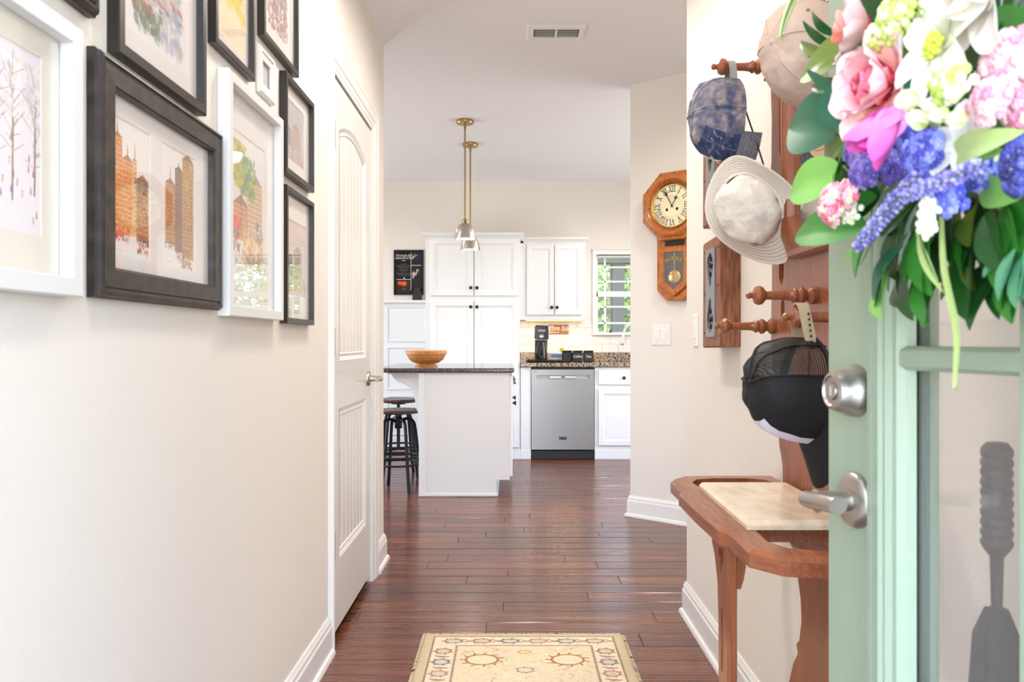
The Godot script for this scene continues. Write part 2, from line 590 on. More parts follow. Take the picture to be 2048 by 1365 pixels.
func floor_planks() -> void:
	var s := nst()
	dbox(s, -3.42, 2.72, -0.12, -0.016, -0.12, BACK + 0.14)
	var fl := struct("floor", s, mat(rgb(40, 22, 16), 0.8))
	# grain colour and hand-scraped ridges, both laid along the board
	var grain := noise_tex(0.011, [[0.05, rgb(84, 46, 33)], [0.35, rgb(103, 60, 44)], [0.6, rgb(114, 68, 50)], [0.95, rgb(130, 82, 61)]], 21, 512, FastNoiseLite.TYPE_SIMPLEX_SMOOTH, 4)
	var ridge := Image.create(128, 512, false, Image.FORMAT_RGB8)
	var nz := FastNoiseLite.new()
	nz.seed = 4
	nz.frequency = 0.06
	for y in 512:
		for x in 128:
			var u := TAU * x / 128.0
			var wob := nz.get_noise_3d(cos(u) * 7.0, sin(u) * 7.0, 40.0 * cos(TAU * y / 512.0))
			var q := 0.5 + 0.34 * sin(TAU * 30.0 * y / 512.0 + wob * 5.0) + 0.12 * wob
			ridge.set_pixel(x, y, Color(q, q, q))
	var rt := ImageTexture.create_from_image(ridge)
	var mats := []
	for t in [1.0, 0.9, 1.1, 0.95, 1.04]:
		var m := mat(Color(t * 0.96, t * 0.91, t * 0.86), 0.2, 0.0, 0.56)
		m.albedo_texture = grain
		bump(m, rt, 0.1)
		mats.append(m)
	# joints read off the floor where they can be seen, the rest staggered
	var seen := {0: [-0.10], 1: [-0.62], 2: [-0.037], 3: [0.33], 4: [-0.43], 5: [-0.21, 0.5], 6: [-0.02], 7: [-0.417, 0.42], 8: [-0.33, 0.27], 9: [0.13], 10: [-0.6, 0.25], 11: [-0.3], 12: [-0.15, 0.5]}
	var rr := RandomNumberGenerator.new()
	rr.seed = 11
	for k in range(-16, 43):
		var d0 := 3.03 + k * PLANK - PLANK * 0.0
		var d1 := min(d0 + PLANK, BACK)
		if d0 >= BACK:
			break
		var lo := LW - 0.02
		var hi := RW + 0.02
		if d0 > 3.24:
			hi = 2.62
		if d0 > 4.04:
			lo = -3.32
		var cuts: Array = seen.get(k, [])
		cuts = cuts.duplicate()
		if cuts.is_empty():
			cuts.append(rr.randf_range(-0.5, 0.5))
		var x: float = cuts[0]
		while x - 0.9 > lo:
			x -= rr.randf_range(0.95, 1.6)
			if x > lo:
				cuts.push_front(x)
		x = cuts[-1]
		while x + 0.9 < hi:
			x += rr.randf_range(0.95, 1.6)
			if x < hi:
				cuts.append(x)
		cuts.push_front(lo)
		cuts.append(hi)
		for i in cuts.size() - 1:
			var x0: float = cuts[i]
			var x1: float = cuts[i + 1]
			if x1 - x0 < 0.02:
				continue
			plank(fl, x0, x1, d0, d1, mats[rr.randi() % 5], rr)
	# the part of the hall behind and beside the camera
	s = nst()
	dbox(s, LW, RW, -0.016, -0.001, -0.12, 3.03 - 16 * PLANK)
	obj("threshold_board", s, mats[0], fl)

func plank(fl: Node3D, x0: float, x1: float, d0: float, d1: float, m: Material, rr: RandomNumberGenerator) -> void:
	var s := nst()
	var g := 0.0009
	var b := 0.0026
	var top := rr.randf_range(-0.0005, 0.0)
	var uo := rr.randf()
	var vo := rr.randf()
	var outer := [[x0 + g, d0 + g], [x1 - g, d0 + g], [x1 - g, d1 - g], [x0 + g, d1 - g]]
	var inner := [[x0 + g + b, d0 + g + b], [x1 - g - b, d0 + g + b], [x1 - g - b, d1 - g - b], [x0 + g + b, d1 - g - b]]
	var uv := func(q): return Vector2(q[0] * 0.2 + uo, q[1] * 1.7 + vo)
	for i in 4:
		var j := (i + 1) % 4
		for q in [[outer[i], -0.016], [outer[j], -0.016], [outer[j], top - 0.0016], [outer[i], -0.016], [outer[j], top - 0.0016], [outer[i], top - 0.0016],
				[outer[i], top - 0.0016], [outer[j], top - 0.0016], [inner[j], top], [outer[i], top - 0.0016], [inner[j], top], [inner[i], top]]:
			v(s, P(q[0][0], q[1], q[0][1]), uv.call(q[0]))
	for i in [0, 1, 2, 0, 2, 3]:
		v(s, P(inner[i][0], top, inner[i][1]), uv.call(inner[i]))
	obj("plank", s, m, fl)

# round light let into the ceiling: trim ring, lens and the light in front of it
func can_light(x: float, d: float, e: float, label: String, c := Color(1.0, 0.965, 0.92)) -> void:
	var t := thing("recessed_light", label, "light", P(x, CEIL - 0.012, d), "round ceiling lights")
	var s := nst()
	var xf := Transform3D(Basis(), P(x, CEIL - 0.012, d))
	lathe(s, [Vector2(0.062, 0.012), Vector2(0.066, 0.004), Vector2(0.085, 0.0), Vector2(0.092, 0.004), Vector2(0.092, 0.012)], 32, xf)
	obj("trim_ring", s, M.trim, t)
	s = nst()
	lathe(s, [Vector2(0.0, 0.006), Vector2(0.063, 0.006)], 32, xf)
	obj("light_lens", s, lamp_mat(c, 6.0), t)
	var l := SpotLight3D.new()
	l.name = "light"
	l.light_color = c
	l.light_energy = e * LAMPS
	l.spot_range = 20.0
	l.spot_attenuation = 2.0
	l.spot_angle = 82.0
	l.spot_angle_attenuation = 0.6
	l.light_size = 0.07
	l.shadow_enabled = true
	t.add_child(l)
	l.position = Vector3(0, -0.012, 0)
	l.rotation = Vector3(-PI / 2, 0, 0)

func ceiling_lights() -> void:
	can_light(-0.12, 2.45, 7.0, "recessed ceiling light over the hall near the rug")
	can_light(0.1, 3.4, 4.0, "recessed ceiling light at the kitchen end of the hall")
	can_light(0.0, 0.95, 3.5, "recessed ceiling light just inside the front door")
	can_light(1.1, 6.84, 5.0, "recessed ceiling light over the kitchen sink")
	can_light(1.25, 5.6, 5.0, "recessed ceiling light between island and angled wall")
	can_light(-1.6, 5.2, 3.0, "recessed ceiling light over the breakfast side, nearer one")
	can_light(-1.6, 6.9, 2.5, "recessed ceiling light over the breakfast side, by the wainscot")
	can_light(1.15, 3.75, 5.0, "recessed ceiling light in the nook behind the hall wall")
	# ceiling air vent
	var t := thing("air_vent", "white louvred air vent in the ceiling above the hall end", "vent", P(0.231, CEIL, 4.19))
	var s := nst()
	var xf := Transform3D(Basis(Vector3.RIGHT, Vector3(0, 0, -1), Vector3(0, -1, 0)), P(0.231, CEIL, 4.19))
	loft(s, [rect(xf, 0.155, 0.095, 0.0), rect(xf, 0.155, 0.095, 0.003), rect(xf, 0.148, 0.088, 0.009), rect(xf, 0.118, 0.058, 0.009), rect(xf, 0.118, 0.058, 0.001)], false, false)
	obj("vent_frame", s, M.trim, t)
	s = nst()
	dbox(s, 0.231 - 0.118, 0.231 + 0.118, CEIL - 0.0012, CEIL - 0.0002, 4.19 - 0.058, 4.19 + 0.058)
	obj("duct_opening", s, mat(rgb(40, 38, 38), 0.8), t)
	for side in [-1, 1]:
		for k in 8:
			s = nst()
			cbox(s, Vector3.ZERO, Vector3(0.108, 0.0016, 0.009), 0.0005, Transform3D(Basis(Vector3.RIGHT, 0.3), P(0.231 + side * 0.059, CEIL - 0.0075, 4.19 - 0.05 + k * 0.0143)))
			obj("slat", s, M.trim, t)
	s = nst()
	dbox(s, 0.231 - 0.005, 0.231 + 0.005, CEIL - 0.01, CEIL - 0.001, 4.132, 4.248)
	obj("bar", s, M.trim, t)

# ------------------------------------------------------------------ closet door
func closet_door() -> void:
	var t := thing("door_1", "", "")
	for k in ["label", "category"]:
		t.remove_meta(k)
	t.set_meta("kind", "structure")
	t.position = P(LW, 0, 3.29)
	var xf := wall_l(LW, 0, 3.29)
	var hw := 0.388
	var y0 := 0.036
	var y1 := 2.08
	# slab: a front skin with two openings, over a recessed core with bead boards
	var arch := PackedVector2Array([Vector2(-0.275, 1.035), Vector2(0.275, 1.035), Vector2(0.275, 1.80)])
	for k in 17:
		var a := 1.0 - 2.0 * k / 16.0
		arch.append(Vector2(0.275 * a, 1.905 + 0.055 * (1.0 - a * a)))
	arch.append(Vector2(-0.275, 1.80))
	var low := poly([-0.275, 0.29, 0.275, 0.29, 0.275, 0.855, -0.275, 0.855])
	var s := nst()
	plate(s, poly([-hw, y0, hw, y0, hw, y1, -hw, y1]), [arch, low], -0.012, 0.0, xf)
	dboxx(s, xf, Vector3(0, (y0 + y1) / 2, -0.026), Vector3(hw * 2, y1 - y0, 0.026))
	obj("door_slab", s, M.door, t)
	for pan in [arch, low]:
		s = nst()      # sloped moulding round the sunk panel
		var a: PackedVector2Array = pan
		var b := inset(a, 0.016)
		var c := inset(a, 0.026)
		for i in a.size():
			var j := (i + 1) % a.size()
			for e in [[a, 0.001, b, -0.0075], [b, -0.0075, c, -0.004], [c, -0.004, inset(a, 0.032), -0.0095]]:
				quad(s, xf * Vector3(e[0][i].x, e[0][i].y, e[1]), xf * Vector3(e[0][j].x, e[0][j].y, e[1]), xf * Vector3(e[2][j].x, e[2][j].y, e[3]), xf * Vector3(e[2][i].x, e[2][i].y, e[3]))
		obj("panel_moulding", s, M.door, t)
		for k in 7:    # bead boards
			var u0 := -0.246 + k * 0.0703
			var u1 := u0 + 0.067
			var top0 := 0.828
			var top1 := 0.828
			var bot := 0.317
			if pan == arch:
				bot = 1.062
				top0 = 1.88 + 0.055 * (1.0 - pow(u0 / 0.275, 2))
				top1 = 1.88 + 0.055 * (1.0 - pow(u1 / 0.275, 2))
			s = nst()
			var e := 0.004
			var lo := PackedVector3Array([xf * Vector3(u0, bot, -0.0125), xf * Vector3(u1, bot, -0.0125), xf * Vector3(u1, top1, -0.0125), xf * Vector3(u0, top0, -0.0125)])
			var up := PackedVector3Array([xf * Vector3(u0 + e, bot + 0.001, -0.0085), xf * Vector3(u1 - e, bot + 0.001, -0.0085), xf * Vector3(u1 - e, top1, -0.0085), xf * Vector3(u0 + e, top0, -0.0085)])
			loft(s, [lo, up], false, true)
			obj("board", s, M.door, t)
	for y in [1.86, 1.108, 0.363]:
		s = nst()
		var hx := Transform3D(Basis(), P(LW + 0.004, y - 0.05, 2.905))
		lathe(s, [Vector2(0.0, -0.004), Vector2(0.0045, -0.002), Vector2(0.007, 0.0), Vector2(0.007, 0.019), Vector2(0.0062, 0.02), Vector2(0.007, 0.021), Vector2(0.007, 0.039), Vector2(0.0062, 0.04), Vector2(0.007, 0.041), Vector2(0.007, 0.059), Vector2(0.0062, 0.06), Vector2(0.007, 0.061), Vector2(0.007, 0.079), Vector2(0.0062, 0.08), Vector2(0.007, 0.081), Vector2(0.007, 0.1), Vector2(0.0045, 0.102), Vector2(0.0, 0.104)], 12, hx)
		dbox(s, LW - 0.001, LW + 0.0015, y - 0.05, y + 0.05, 2.905, 2.935)
		obj("hinge", s, M.steel, t)
	s = nst()
	var rx := Transform3D(Basis(Vector3(0, 1, 0), Vector3(1, 0, 0), Vector3(0, 0, -1)), P(LW, 0.94, 3.615))
	lathe(s, [Vector2(0.033, 0.0), Vector2(0.033, 0.006), Vector2(0.029, 0.011), Vector2(0.014, 0.013), Vector2(0.011, 0.05), Vector2(0.013, 0.058), Vector2(0.009, 0.066), Vector2(0.0, 0.068)], 24, rx)
	tube(s, curve([P(LW + 0.058, 0.94, 3.622), P(LW + 0.06, 0.941, 3.59), P(LW + 0.06, 0.94, 3.55), P(LW + 0.058, 0.937, 3.51)], 5), 0.0085, 10)
	obj("lever_handle", s, M.nickel, t)
	# casing: mitred moulding on the wall
	s = nst()
	var prof := [[0.0, 0.0], [0.0, 0.02], [0.012, 0.022], [0.02, 0.019], [0.05, 0.016], [0.056, 0.012], [0.072, 0.012], [0.078, 0.009], [0.09, 0.008], [0.09, 0.0]]
	var o0 := -0.455
	var o1 := 0.51
	var top := 2.182
	for i in prof.size() - 1:
		var p0 = prof[i]
		var p1 = prof[i + 1]
		var n0: float = p0[0] * 0.78
		var n1: float = p1[0] * 0.78
		var f0: float = p0[0] * 1.2
		var f1: float = p1[0] * 1.2
		quad(s, xf * Vector3(o0 + n0, 0, p0[1]), xf * Vector3(o0 + n1, 0, p1[1]), xf * Vector3(o0 + n1, top - p1[0] * 1.05, p1[1]), xf * Vector3(o0 + n0, top - p0[0] * 1.05, p0[1]))
		quad(s, xf * Vector3(o0 + n0, top - p0[0] * 1.05, p0[1]), xf * Vector3(o0 + n1, top - p1[0] * 1.05, p1[1]), xf * Vector3(o1 - f1, top - p1[0] * 1.05, p1[1]), xf * Vector3(o1 - f0, top - p0[0] * 1.05, p0[1]))
		quad(s, xf * Vector3(o1 - f0, 0, p0[1]), xf * Vector3(o1 - f0, top - p0[0] * 1.05, p0[1]), xf * Vector3(o1 - f1, top - p1[0] * 1.05, p1[1]), xf * Vector3(o1 - f1, 0, p1[1]))
	struct("trim_1", s, M.trim)

func dboxx(s: SurfaceTool, xf: Transform3D, c: Vector3, z: Vector3) -> void:
	loft(s, [rect(xf, z.x / 2, z.y / 2, c.z - z.z / 2, c.x, c.y), rect(xf, z.x / 2, z.y / 2, c.z + z.z / 2, c.x, c.y)])

# baseboard with a stepped top and a shoe, run along points (x, d); the room lies to the left of the run
func baseboard(n: String, run: Array) -> void:
	var s := nst()
	var prof := [[0.0, 0.0], [0.028, 0.0], [0.028, 0.008], [0.024, 0.018], [0.016, 0.022], [0.016, 0.098], [0.012, 0.106], [0.012, 0.116], [0.008, 0.124], [0.005, 0.132], [0.0, 0.132]]
	var offs := []
	for i in run.size():
		var p: Vector2 = run[i]
		var e0: Vector2 = (p - run[i - 1]).normalized() if i > 0 else (run[1] - p).normalized()
		var e1: Vector2 = (run[i + 1] - p).normalized() if i < run.size() - 1 else e0
		var n0 := Vector2(-e0.y, e0.x)
		var n1 := Vector2(-e1.y, e1.x)
		var h := (n0 + n1).normalized()
		offs.append(h / h.dot(n0))
	var loops := []
	for i in run.size():
		var l := PackedVector3Array()
		for q in prof:
			var p: Vector2 = run[i] + offs[i] * q[0]
			l.append(P(p.x, q[1], p.y))
		loops.append(l)
	loft(s, loops)
	struct(n, s, M.trim)

func trims() -> void:
	baseboard("baseboard_left", [Vector2(LW, 2.833), Vector2(LW, 0.1)])
	baseboard("baseboard_corner", [Vector2(LW - 0.5, 4.06), Vector2(LW, 4.06), Vector2(LW, 3.802)])
	baseboard("baseboard_right", [Vector2(RW, 0.1), Vector2(RW, 3.25), Vector2(RW + 0.9, 3.25)])
	baseboard("baseboard_angled", [Vector2(1.66, 4.292), Vector2(0.75, 5.07), Vector2(0.828, 5.161)])

# ------------------------------------------------------------------ kitchen
# door leaf with a bevelled, sunk panel; c is the middle of its back on the cabinet face, local z out
func panel_door(n: String, p: Node3D, xf: Transform3D, w: float, h: float, m: Material, rail := 0.055) -> MeshInstance3D:
	var s := nst()
	var a := w / 2
	var b := h / 2
	loft(s, [rect(xf, a, b, 0), rect(xf, a, b, 0.015), rect(xf, a - 0.004, b - 0.004, 0.019), rect(xf, a - rail + 0.012, b - rail + 0.012, 0.019), rect(xf, a - rail + 0.008, b - rail + 0.008, 0.015), rect(xf, a - rail, b - rail, 0.014), rect(xf, a - rail - 0.003, b - rail - 0.003, 0.009), rect(xf, a - rail - 0.03, b - rail - 0.03, 0.0105)], false, true)
	return obj(n, s, m, p)

func knob(p: Node3D, at: Vector3, out := Vector3(0, 0, 1)) -> void:
	var s := nst()
	var side := Vector3.UP.cross(out)
	lathe(s, [Vector2(0.008, 0.0), Vector2(0.006, 0.004), Vector2(0.006, 0.012), Vector2(0.014, 0.017), Vector2(0.0165, 0.022), Vector2(0.014, 0.027), Vector2(0.0, 0.03)], 16, Transform3D(Basis(side, out, side.cross(out)), at))
	obj("knob", s, M.black, p)

func crown(n: String, p: Node3D, x0: float, x1: float, d0: float, d1: float, y: float, right := 1.0) -> void:
	var s := nst()
	var loops := []
	for q in [[-0.006, 0.0], [0.006, 0.0], [0.008, 0.012], [0.014, 0.018], [0.032, 0.04], [0.036, 0.042], [0.036, 0.052], [0.04, 0.055], [0.04, 0.062]]:
		var o: float = q[0]
		loops.append(PackedVector3Array([P(x0 - o, y + q[1], d0 - o), P(x1 + o * right, y + q[1], d0 - o), P(x1 + o * right, y + q[1], d1), P(x0 - o, y + q[1], d1)]))
	loft(s, loops)
	obj(n, s, M.cab, p)

func kitchen() -> void:
	var F := 7.5
	# --- tall pantry cabinet
	var t := thing("pantry_cabinet", "tall white pantry cabinet with two pairs of panelled doors", "cabinet", P(-0.365, 0, 7.8))
	var s := nst()
	dbox(s, -0.806, 0.075, 0.0, 2.07, F, BACK - 0.001, 0.002)
	dbox(s, -0.81, 0.079, 0.0, 0.088, F - 0.006, F + 0.01, 0.002)
	obj("body", s, M.cab, t)
	var dd := [[-0.5625, 1.799, 0.408, 0.534], [-0.1475, 1.799, 0.412, 0.534], [-0.5625, 0.798, 0.408, 1.372], [-0.1475, 0.798, 0.412, 1.372]]
	for i in 4:
		var q = dd[i]
		var door := panel_door("door", t, flat(q[0], q[1], F - 0.001), q[2] - 0.004, q[3], M.cab)
		knob(door, P(-0.356 + (0.029 if i % 2 else -0.029), 1.607 if i < 2 else 1.429, F - 0.02))
	crown("crown_moulding", t, -0.806, 0.075, F, BACK - 0.001, 2.062)
	# --- wall cabinet
	t = thing("upper_cabinet", "white two-door cabinet hung above the coffee machine", "cabinet", P(0.415, 1.314, 7.93))
	s = nst()
	dbox(s, 0.0765, 0.709, 1.316, 2.062, 7.77, BACK - 0.001, 0.002)
	obj("body", s, M.cab, t)
	for i in 2:
		var door := panel_door("door", t, flat([0.2745, 0.546][i], 1.702, 7.769), 0.264, 0.68, M.cab, 0.05)
		knob(door, P([0.384, 0.436][i], 1.435, 7.75))
	crown("crown_moulding", t, 0.122, 0.709, 7.77, BACK - 0.001, 2.055)
	# --- glowing strip under it
	t = thing("cabinet_light", "warm light strip under the white hung cabinet", "light", P(0.415, 1.306, 7.86))
	s = nst()
	dbox(s, 0.14, 0.69, 1.303, 1.3155, 7.82, 7.86, 0.002)
	obj("light_strip", s, lamp_mat(Color(1.0, 0.8, 0.55), 3.0), t)
	var al := AreaLight3D.new()
	al.name = "light"
	al.area_size = Vector2(0.54, 0.035)
	al.light_color = Color(1.0, 0.84, 0.64)
	al.light_energy = 1.1
	al.area_range = 8.0
	al.shadow_enabled = true
	t.add_child(al)
	al.position = Vector3(0, -0.006, 0.02)
	al.rotation = Vector3(-PI / 2, 0, 0)
	# --- base run
	t = thing("base_cabinet", "white base cabinet with drawer and panelled door right of the dishwasher", "cabinet", P(1.3, 0, 7.8))
	s = nst()
	dbox(s, 0.775, 2.58, 0.0, 0.864, F, BACK - 0.001, 0.002)
	dbox(s, 0.775, 2.58, 0.0, 0.085, F - 0.006, F + 0.01, 0.002)
	obj("body", s, M.cab, t)
	for i in 3:
		var cx := 1.045 + i * 0.5
		s = nst()
		var xf := flat(cx, 0.765, F - 0.001)
		loft(s, [rect(xf, 0.235, 0.066, 0), rect(xf, 0.235, 0.066, 0.014), rect(xf, 0.229, 0.06, 0.019)], false, true)
		var dr := obj("drawer", s, M.cab, t)
		knob(dr, P(cx, 0.765, F - 0.02))
		var door := panel_door("door", t, flat(cx, 0.395, F - 0.001), 0.47, 0.53, M.cab)
		knob(door, P(cx + 0.2, 0.61, F - 0.02))
	t = thing("base_filler", "narrow white filler panel left of the dishwasher", "panel", P(0.128, 0, F + 0.02))
	s = nst()
	dbox(s, 0.0795, 0.177, 0.0, 0.864, F, F + 0.04, 0.002)
	dbox(s, 0.0795, 0.177, 0.0, 0.085, F - 0.005, F + 0.01, 0.002)
	obj("board", s, M.cab, t)
	dishwasher(F)
	# --- granite
	t = thing("countertop", "speckled brown granite countertop along the far kitchen wall", "countertop", P(1.3, 0.866, 7.8))
	s = nst()
	dbox(s, 0.08, 2.59, 0.866, 0.905, F - 0.035, BACK - 0.001, 0.006)
	obj("slab", s, M.granite, t)
	s = nst()
	dbox(s, 0.102, 2.59, 0.904, 0.992, BACK - 0.022, BACK - 0.001, 0.003)
	dbox(s, 0.08, 0.102, 0.904, 0.992, F + 0.06, BACK - 0.001, 0.003)
	obj("upstand", s, M.granite, t)
	# --- subway tiles, each its own piece, on a grout bed
	s = nst()
	dbox(s, 0.08, 2.59, 0.992, 1.166, BACK - 0.004, BACK)
	dbox(s, 0.08, 0.812, 1.166, 1.3155, BACK - 0.004, BACK)
	dbox(s, 1.71, 2.59, 1.166, 1.3155, BACK - 0.004, BACK)
	var bed := struct("trim_2", s, M.grout)
	var y := 0.9935
	var row := 0
	while y < 1.3:
		var x := 0.081 - (0.083 if row % 2 else 0.0)
		var h: float = min(0.0825, 1.3145 - y)
		while x < 2.58:
			var x0: float = max(x, 0.081)
			var x1: float = min(x + 0.1635, 2.589)
			if y > 1.16 and x1 > 0.81 and x0 < 1.712:
				if x0 < 0.81:
					x1 = 0.81
				elif x1 > 1.712:
					x0 = 1.712
				else:
					x0 = x1
			if x1 - x0 > 0.01:
				s = nst()
				dbox(s, x0, x1, y, y + h, BACK - 0.0095, BACK - 0.004, 0.002)
				obj("tile", s, M.tile, bed)
			x += 0.1655
		y += 0.0845
		row += 1
	window_unit()
	wainscot()
	counter_items()
	# --- faucet
	t = thing("faucet", "chrome gooseneck pull-down kitchen faucet under the window", "faucet", P(1.24, 0.905, 7.86))
	s = nst()
	lathe(s, [Vector2(0.028, 0.0), Vector2(0.028, 0.006), Vector2(0.02, 0.012), Vector2(0.016, 0.05), Vector2(0.0145, 0.052), Vector2(0.0145, 0.2)], 16, Transform3D(Basis(), P(1.24, 0.905, 7.86)))
	obj("body", s, M.chrome, t)
	s = nst()
	tube(s, curve([P(1.24, 1.1, 7.86), P(1.24, 1.2, 7.86), P(1.218, 1.252, 7.85), P(1.17, 1.272, 7.84), P(1.12, 1.25, 7.83), P(1.098, 1.2, 7.83), P(1.088, 1.15, 7.83)], 6), 0.0115, 12)
	obj("neck", s, M.chrome, t)
	s = nst()
	tube(s, [P(1.089, 1.155, 7.83), P(1.084, 1.125, 7.83), P(1.074, 1.075, 7.83), P(1.073, 1.07, 7.83)], [0.0125, 0.015, 0.0195, 0.017], 14)
	obj("spray_head", s, M.chrome, t)
	s = nst()
	tube(s, [P(1.24, 0.98, 7.86), P(1.275, 0.99, 7.84), P(1.32, 1.03, 7.83)], [0.009, 0.008, 0.006], 10)
	obj("lever", s, M.chrome, t)

func dishwasher(F: float) -> void:
	var t := thing("dishwasher", "stainless steel dishwasher with a black toe kick", "dishwasher", P(0.476, 0, 7.7))
	var x0 := 0.181
	var x1 := 0.771
	var cx := 0.476
	var s := nst()
	dbox(s, x0, x1, 0.02, 0.858, F + 0.02, BACK - 0.04)
	obj("tub", s, M.dark, t)
	s = nst()
	# front skin with the pocket of the handle cut out
	var pocket := poly([-0.245, 0.752, 0.255, 0.752, 0.255, 0.79, -0.245, 0.79])
	plate(s, poly([-0.295, 0.09, 0.295, 0.09, 0.295, 0.846, -0.295, 0.846]), [pocket], -0.02, 0.012, flat(cx, 0, F), 0.003)
	var st := mat(rgb(158, 157, 156), 0.3, 1.0)
	obj("front_panel", s, st, t)
	s = nst()
	dbox(s, cx - 0.245, cx + 0.255, 0.752, 0.79, F + 0.014, F + 0.0195)
	obj("handle_pocket", s, mat(rgb(196, 196, 196), 0.5, 0.6), t)
	s = nst()
	dbox(s, cx - 0.12, cx + 0.125, 0.757, 0.784, F - 0.008, F + 0.015, 0.004)
	var ctl := obj("control_bar", s, mat(rgb(214, 214, 212), 0.35, 0.6), t)
	s = nst()
	dbox(s, cx - 0.018, cx + 0.022, 0.766, 0.777, F - 0.0095, F - 0.007, 0.001)
	obj("display", s, M.black, ctl)
	s = nst()
	dbox(s, cx - 0.035, cx + 0.035, 0.185, 0.212, F - 0.0145, F - 0.0115, 0.001)
	var badge := obj("badge", s, mat(rgb(60, 62, 66), 0.3, 0.8), t)
	words("lettering", "MAYTAG", 0.02, M.chrome, badge, flat(cx, 0.1985, F - 0.015), "Droid Sans")
	words("marking", "ADA", 0.018, M.dark, t, flat(cx - 0.262, 0.822, F - 0.0125), "Droid Sans")
	s = nst()
	dbox(s, x0 - 0.002, x1 + 0.002, 0.002, 0.082, F - 0.004, F + 0.03, 0.003)
	obj("toe_kick", s, M.black, t)
	s = nst()
	dbox(s, x0 - 0.002, x1 + 0.002, 0.847, 0.863, F + 0.002, F + 0.03, 0.002)
	obj("top_seal", s, M.black, t)

func window_unit() -> void:
	# casing, frame, two sashes with border bars, panes
	var s := nst()
	var xf := flat(1.255, 0, BACK)
	for q in [[-0.443, -0.40, 1.165, 2.03], [0.40, 0.443, 1.165, 2.03]]:
		cbox(s, Vector3((q[0] + q[1]) / 2, 1.5975, 0.009), Vector3(0.043, 0.865, 0.018), 0.003, xf)
	cbox(s, Vector3(0, 2.008, 0.01), Vector3(0.886, 0.05, 0.02), 0.003, xf)
	cbox(s, Vector3(0, 2.036, 0.014), Vector3(0.9, 0.012, 0.03), 0.003, xf)
	cbox(s, Vector3(0, 1.178, 0.018), Vector3(0.9, 0.022, 0.045), 0.004, xf)
	var w := struct("window_1", s, M.trim)
	var glass := mat(Color(0.96, 1.0, 0.98, 0.03), 0.01)
	glass.transparency = BaseMaterial3D.TRANSPARENCY_ALPHA
	for sash in [[1.585, 1.975, BACK + 0.06, 1.617, 1.717, 1.863, 1.96], [1.19, 1.59, BACK + 0.035, 1.2, 1.2925, 1.458, 1.559]]:
		s = nst()
		var z: float = sash[2]
		dbox(s, 0.855, 1.655, sash[0], sash[3], z, z + 0.03, 0.002)
		dbox(s, 0.855, 1.655, sash[6], sash[1], z, z + 0.03, 0.002)
		for e in [[0.852, 0.874], [1.636, 1.658]]:
			dbox(s, e[0], e[1], sash[0], sash[1], z, z + 0.03, 0.002)
		for e in [[0.94, 0.958], [1.552, 1.57]]:
			dbox(s, e[0], e[1], sash[3], sash[6], z + 0.006, z + 0.022, 0.002)
		for q in [sash[4], sash[5]]:
			dbox(s, 0.87, 1.64, q - 0.009, q + 0.009, z + 0.006, z + 0.022, 0.002)
		var sa := obj("sash", s, M.trim, w)
		var xs := [0.87, 0.949, 1.561, 1.64]
		var ys := [sash[3], sash[4], sash[5], sash[6]]
		for i in 3:
			for j in 3:
				s = nst()
				dbox(s, xs[i], xs[i + 1], ys[j], ys[j + 1], z + 0.012, z + 0.016)
				obj("pane", s, glass, sa)
	s = nst()
	for e in [[0.845, 0.857], [1.653, 1.665]]:
		dbox(s, e[0], e[1], 1.185, 1.98, BACK, BACK + 0.14)
	dbox(s, 0.845, 1.665, 1.97, 1.985, BACK, BACK + 0.14)
	dbox(s, 0.845, 1.665, 1.18, 1.194, BACK, BACK + 0.14)
	obj("window_frame", s, M.trim, w)
	var t := thing("dark_bottle", "small dark bottle standing on the kitchen window sill", "bottle", P(1.0, 1.194, BACK + 0.02))
	s = nst()
	lathe(s, [Vector2(0.0, 0.0), Vector2(0.011, 0.001), Vector2(0.012, 0.02), Vector2(0.006, 0.026), Vector2(0.005, 0.032), Vector2(0.0, 0.033)], 12, Transform3D(Basis(), P(1.0, 1.194, BACK + 0.02)))
	obj("body", s, M.black, t)

func wainscot() -> void:
	var s := nst()
	dbox(s, -3.28, -0.808, 0.0, 1.50, BACK - 0.02, BACK)
	var w := struct("trim_3", s, M.cab)
	s = nst()
	dbox(s, -3.28, -0.808, 1.495, 1.523, BACK - 0.06, BACK, 0.004)
	obj("ledge", s, M.cab, w)
	for k in 5:
		var cx := -1.065 - k * 0.5
		for q in [[1.105, 1.46, 0], [0.62, 1.05, 1], [0.16, 0.56, 2]]:
			s = nst()
			var xf := flat(cx, (q[0] + q[1]) / 2, BACK - 0.02)
			var hw := 0.2
			var hh: float = (q[1] - q[0]) / 2
			loft(s, [rect(xf, hw, hh, 0.0), rect(xf, hw, hh, 0.012), rect(xf, hw - 0.012, hh - 0.012, 0.012), rect(xf, hw - 0.02, hh - 0.02, 0.002), rect(xf, hw - 0.03, hh - 0.03, 0.003)], false, true)
			obj("panel", s, M.cab, w)
	s = nst()
	dbox(s, -3.28, -0.812, 0.0, 0.13, BACK - 0.034, BACK - 0.02, 0.004)
	obj("base", s, M.cab, w)

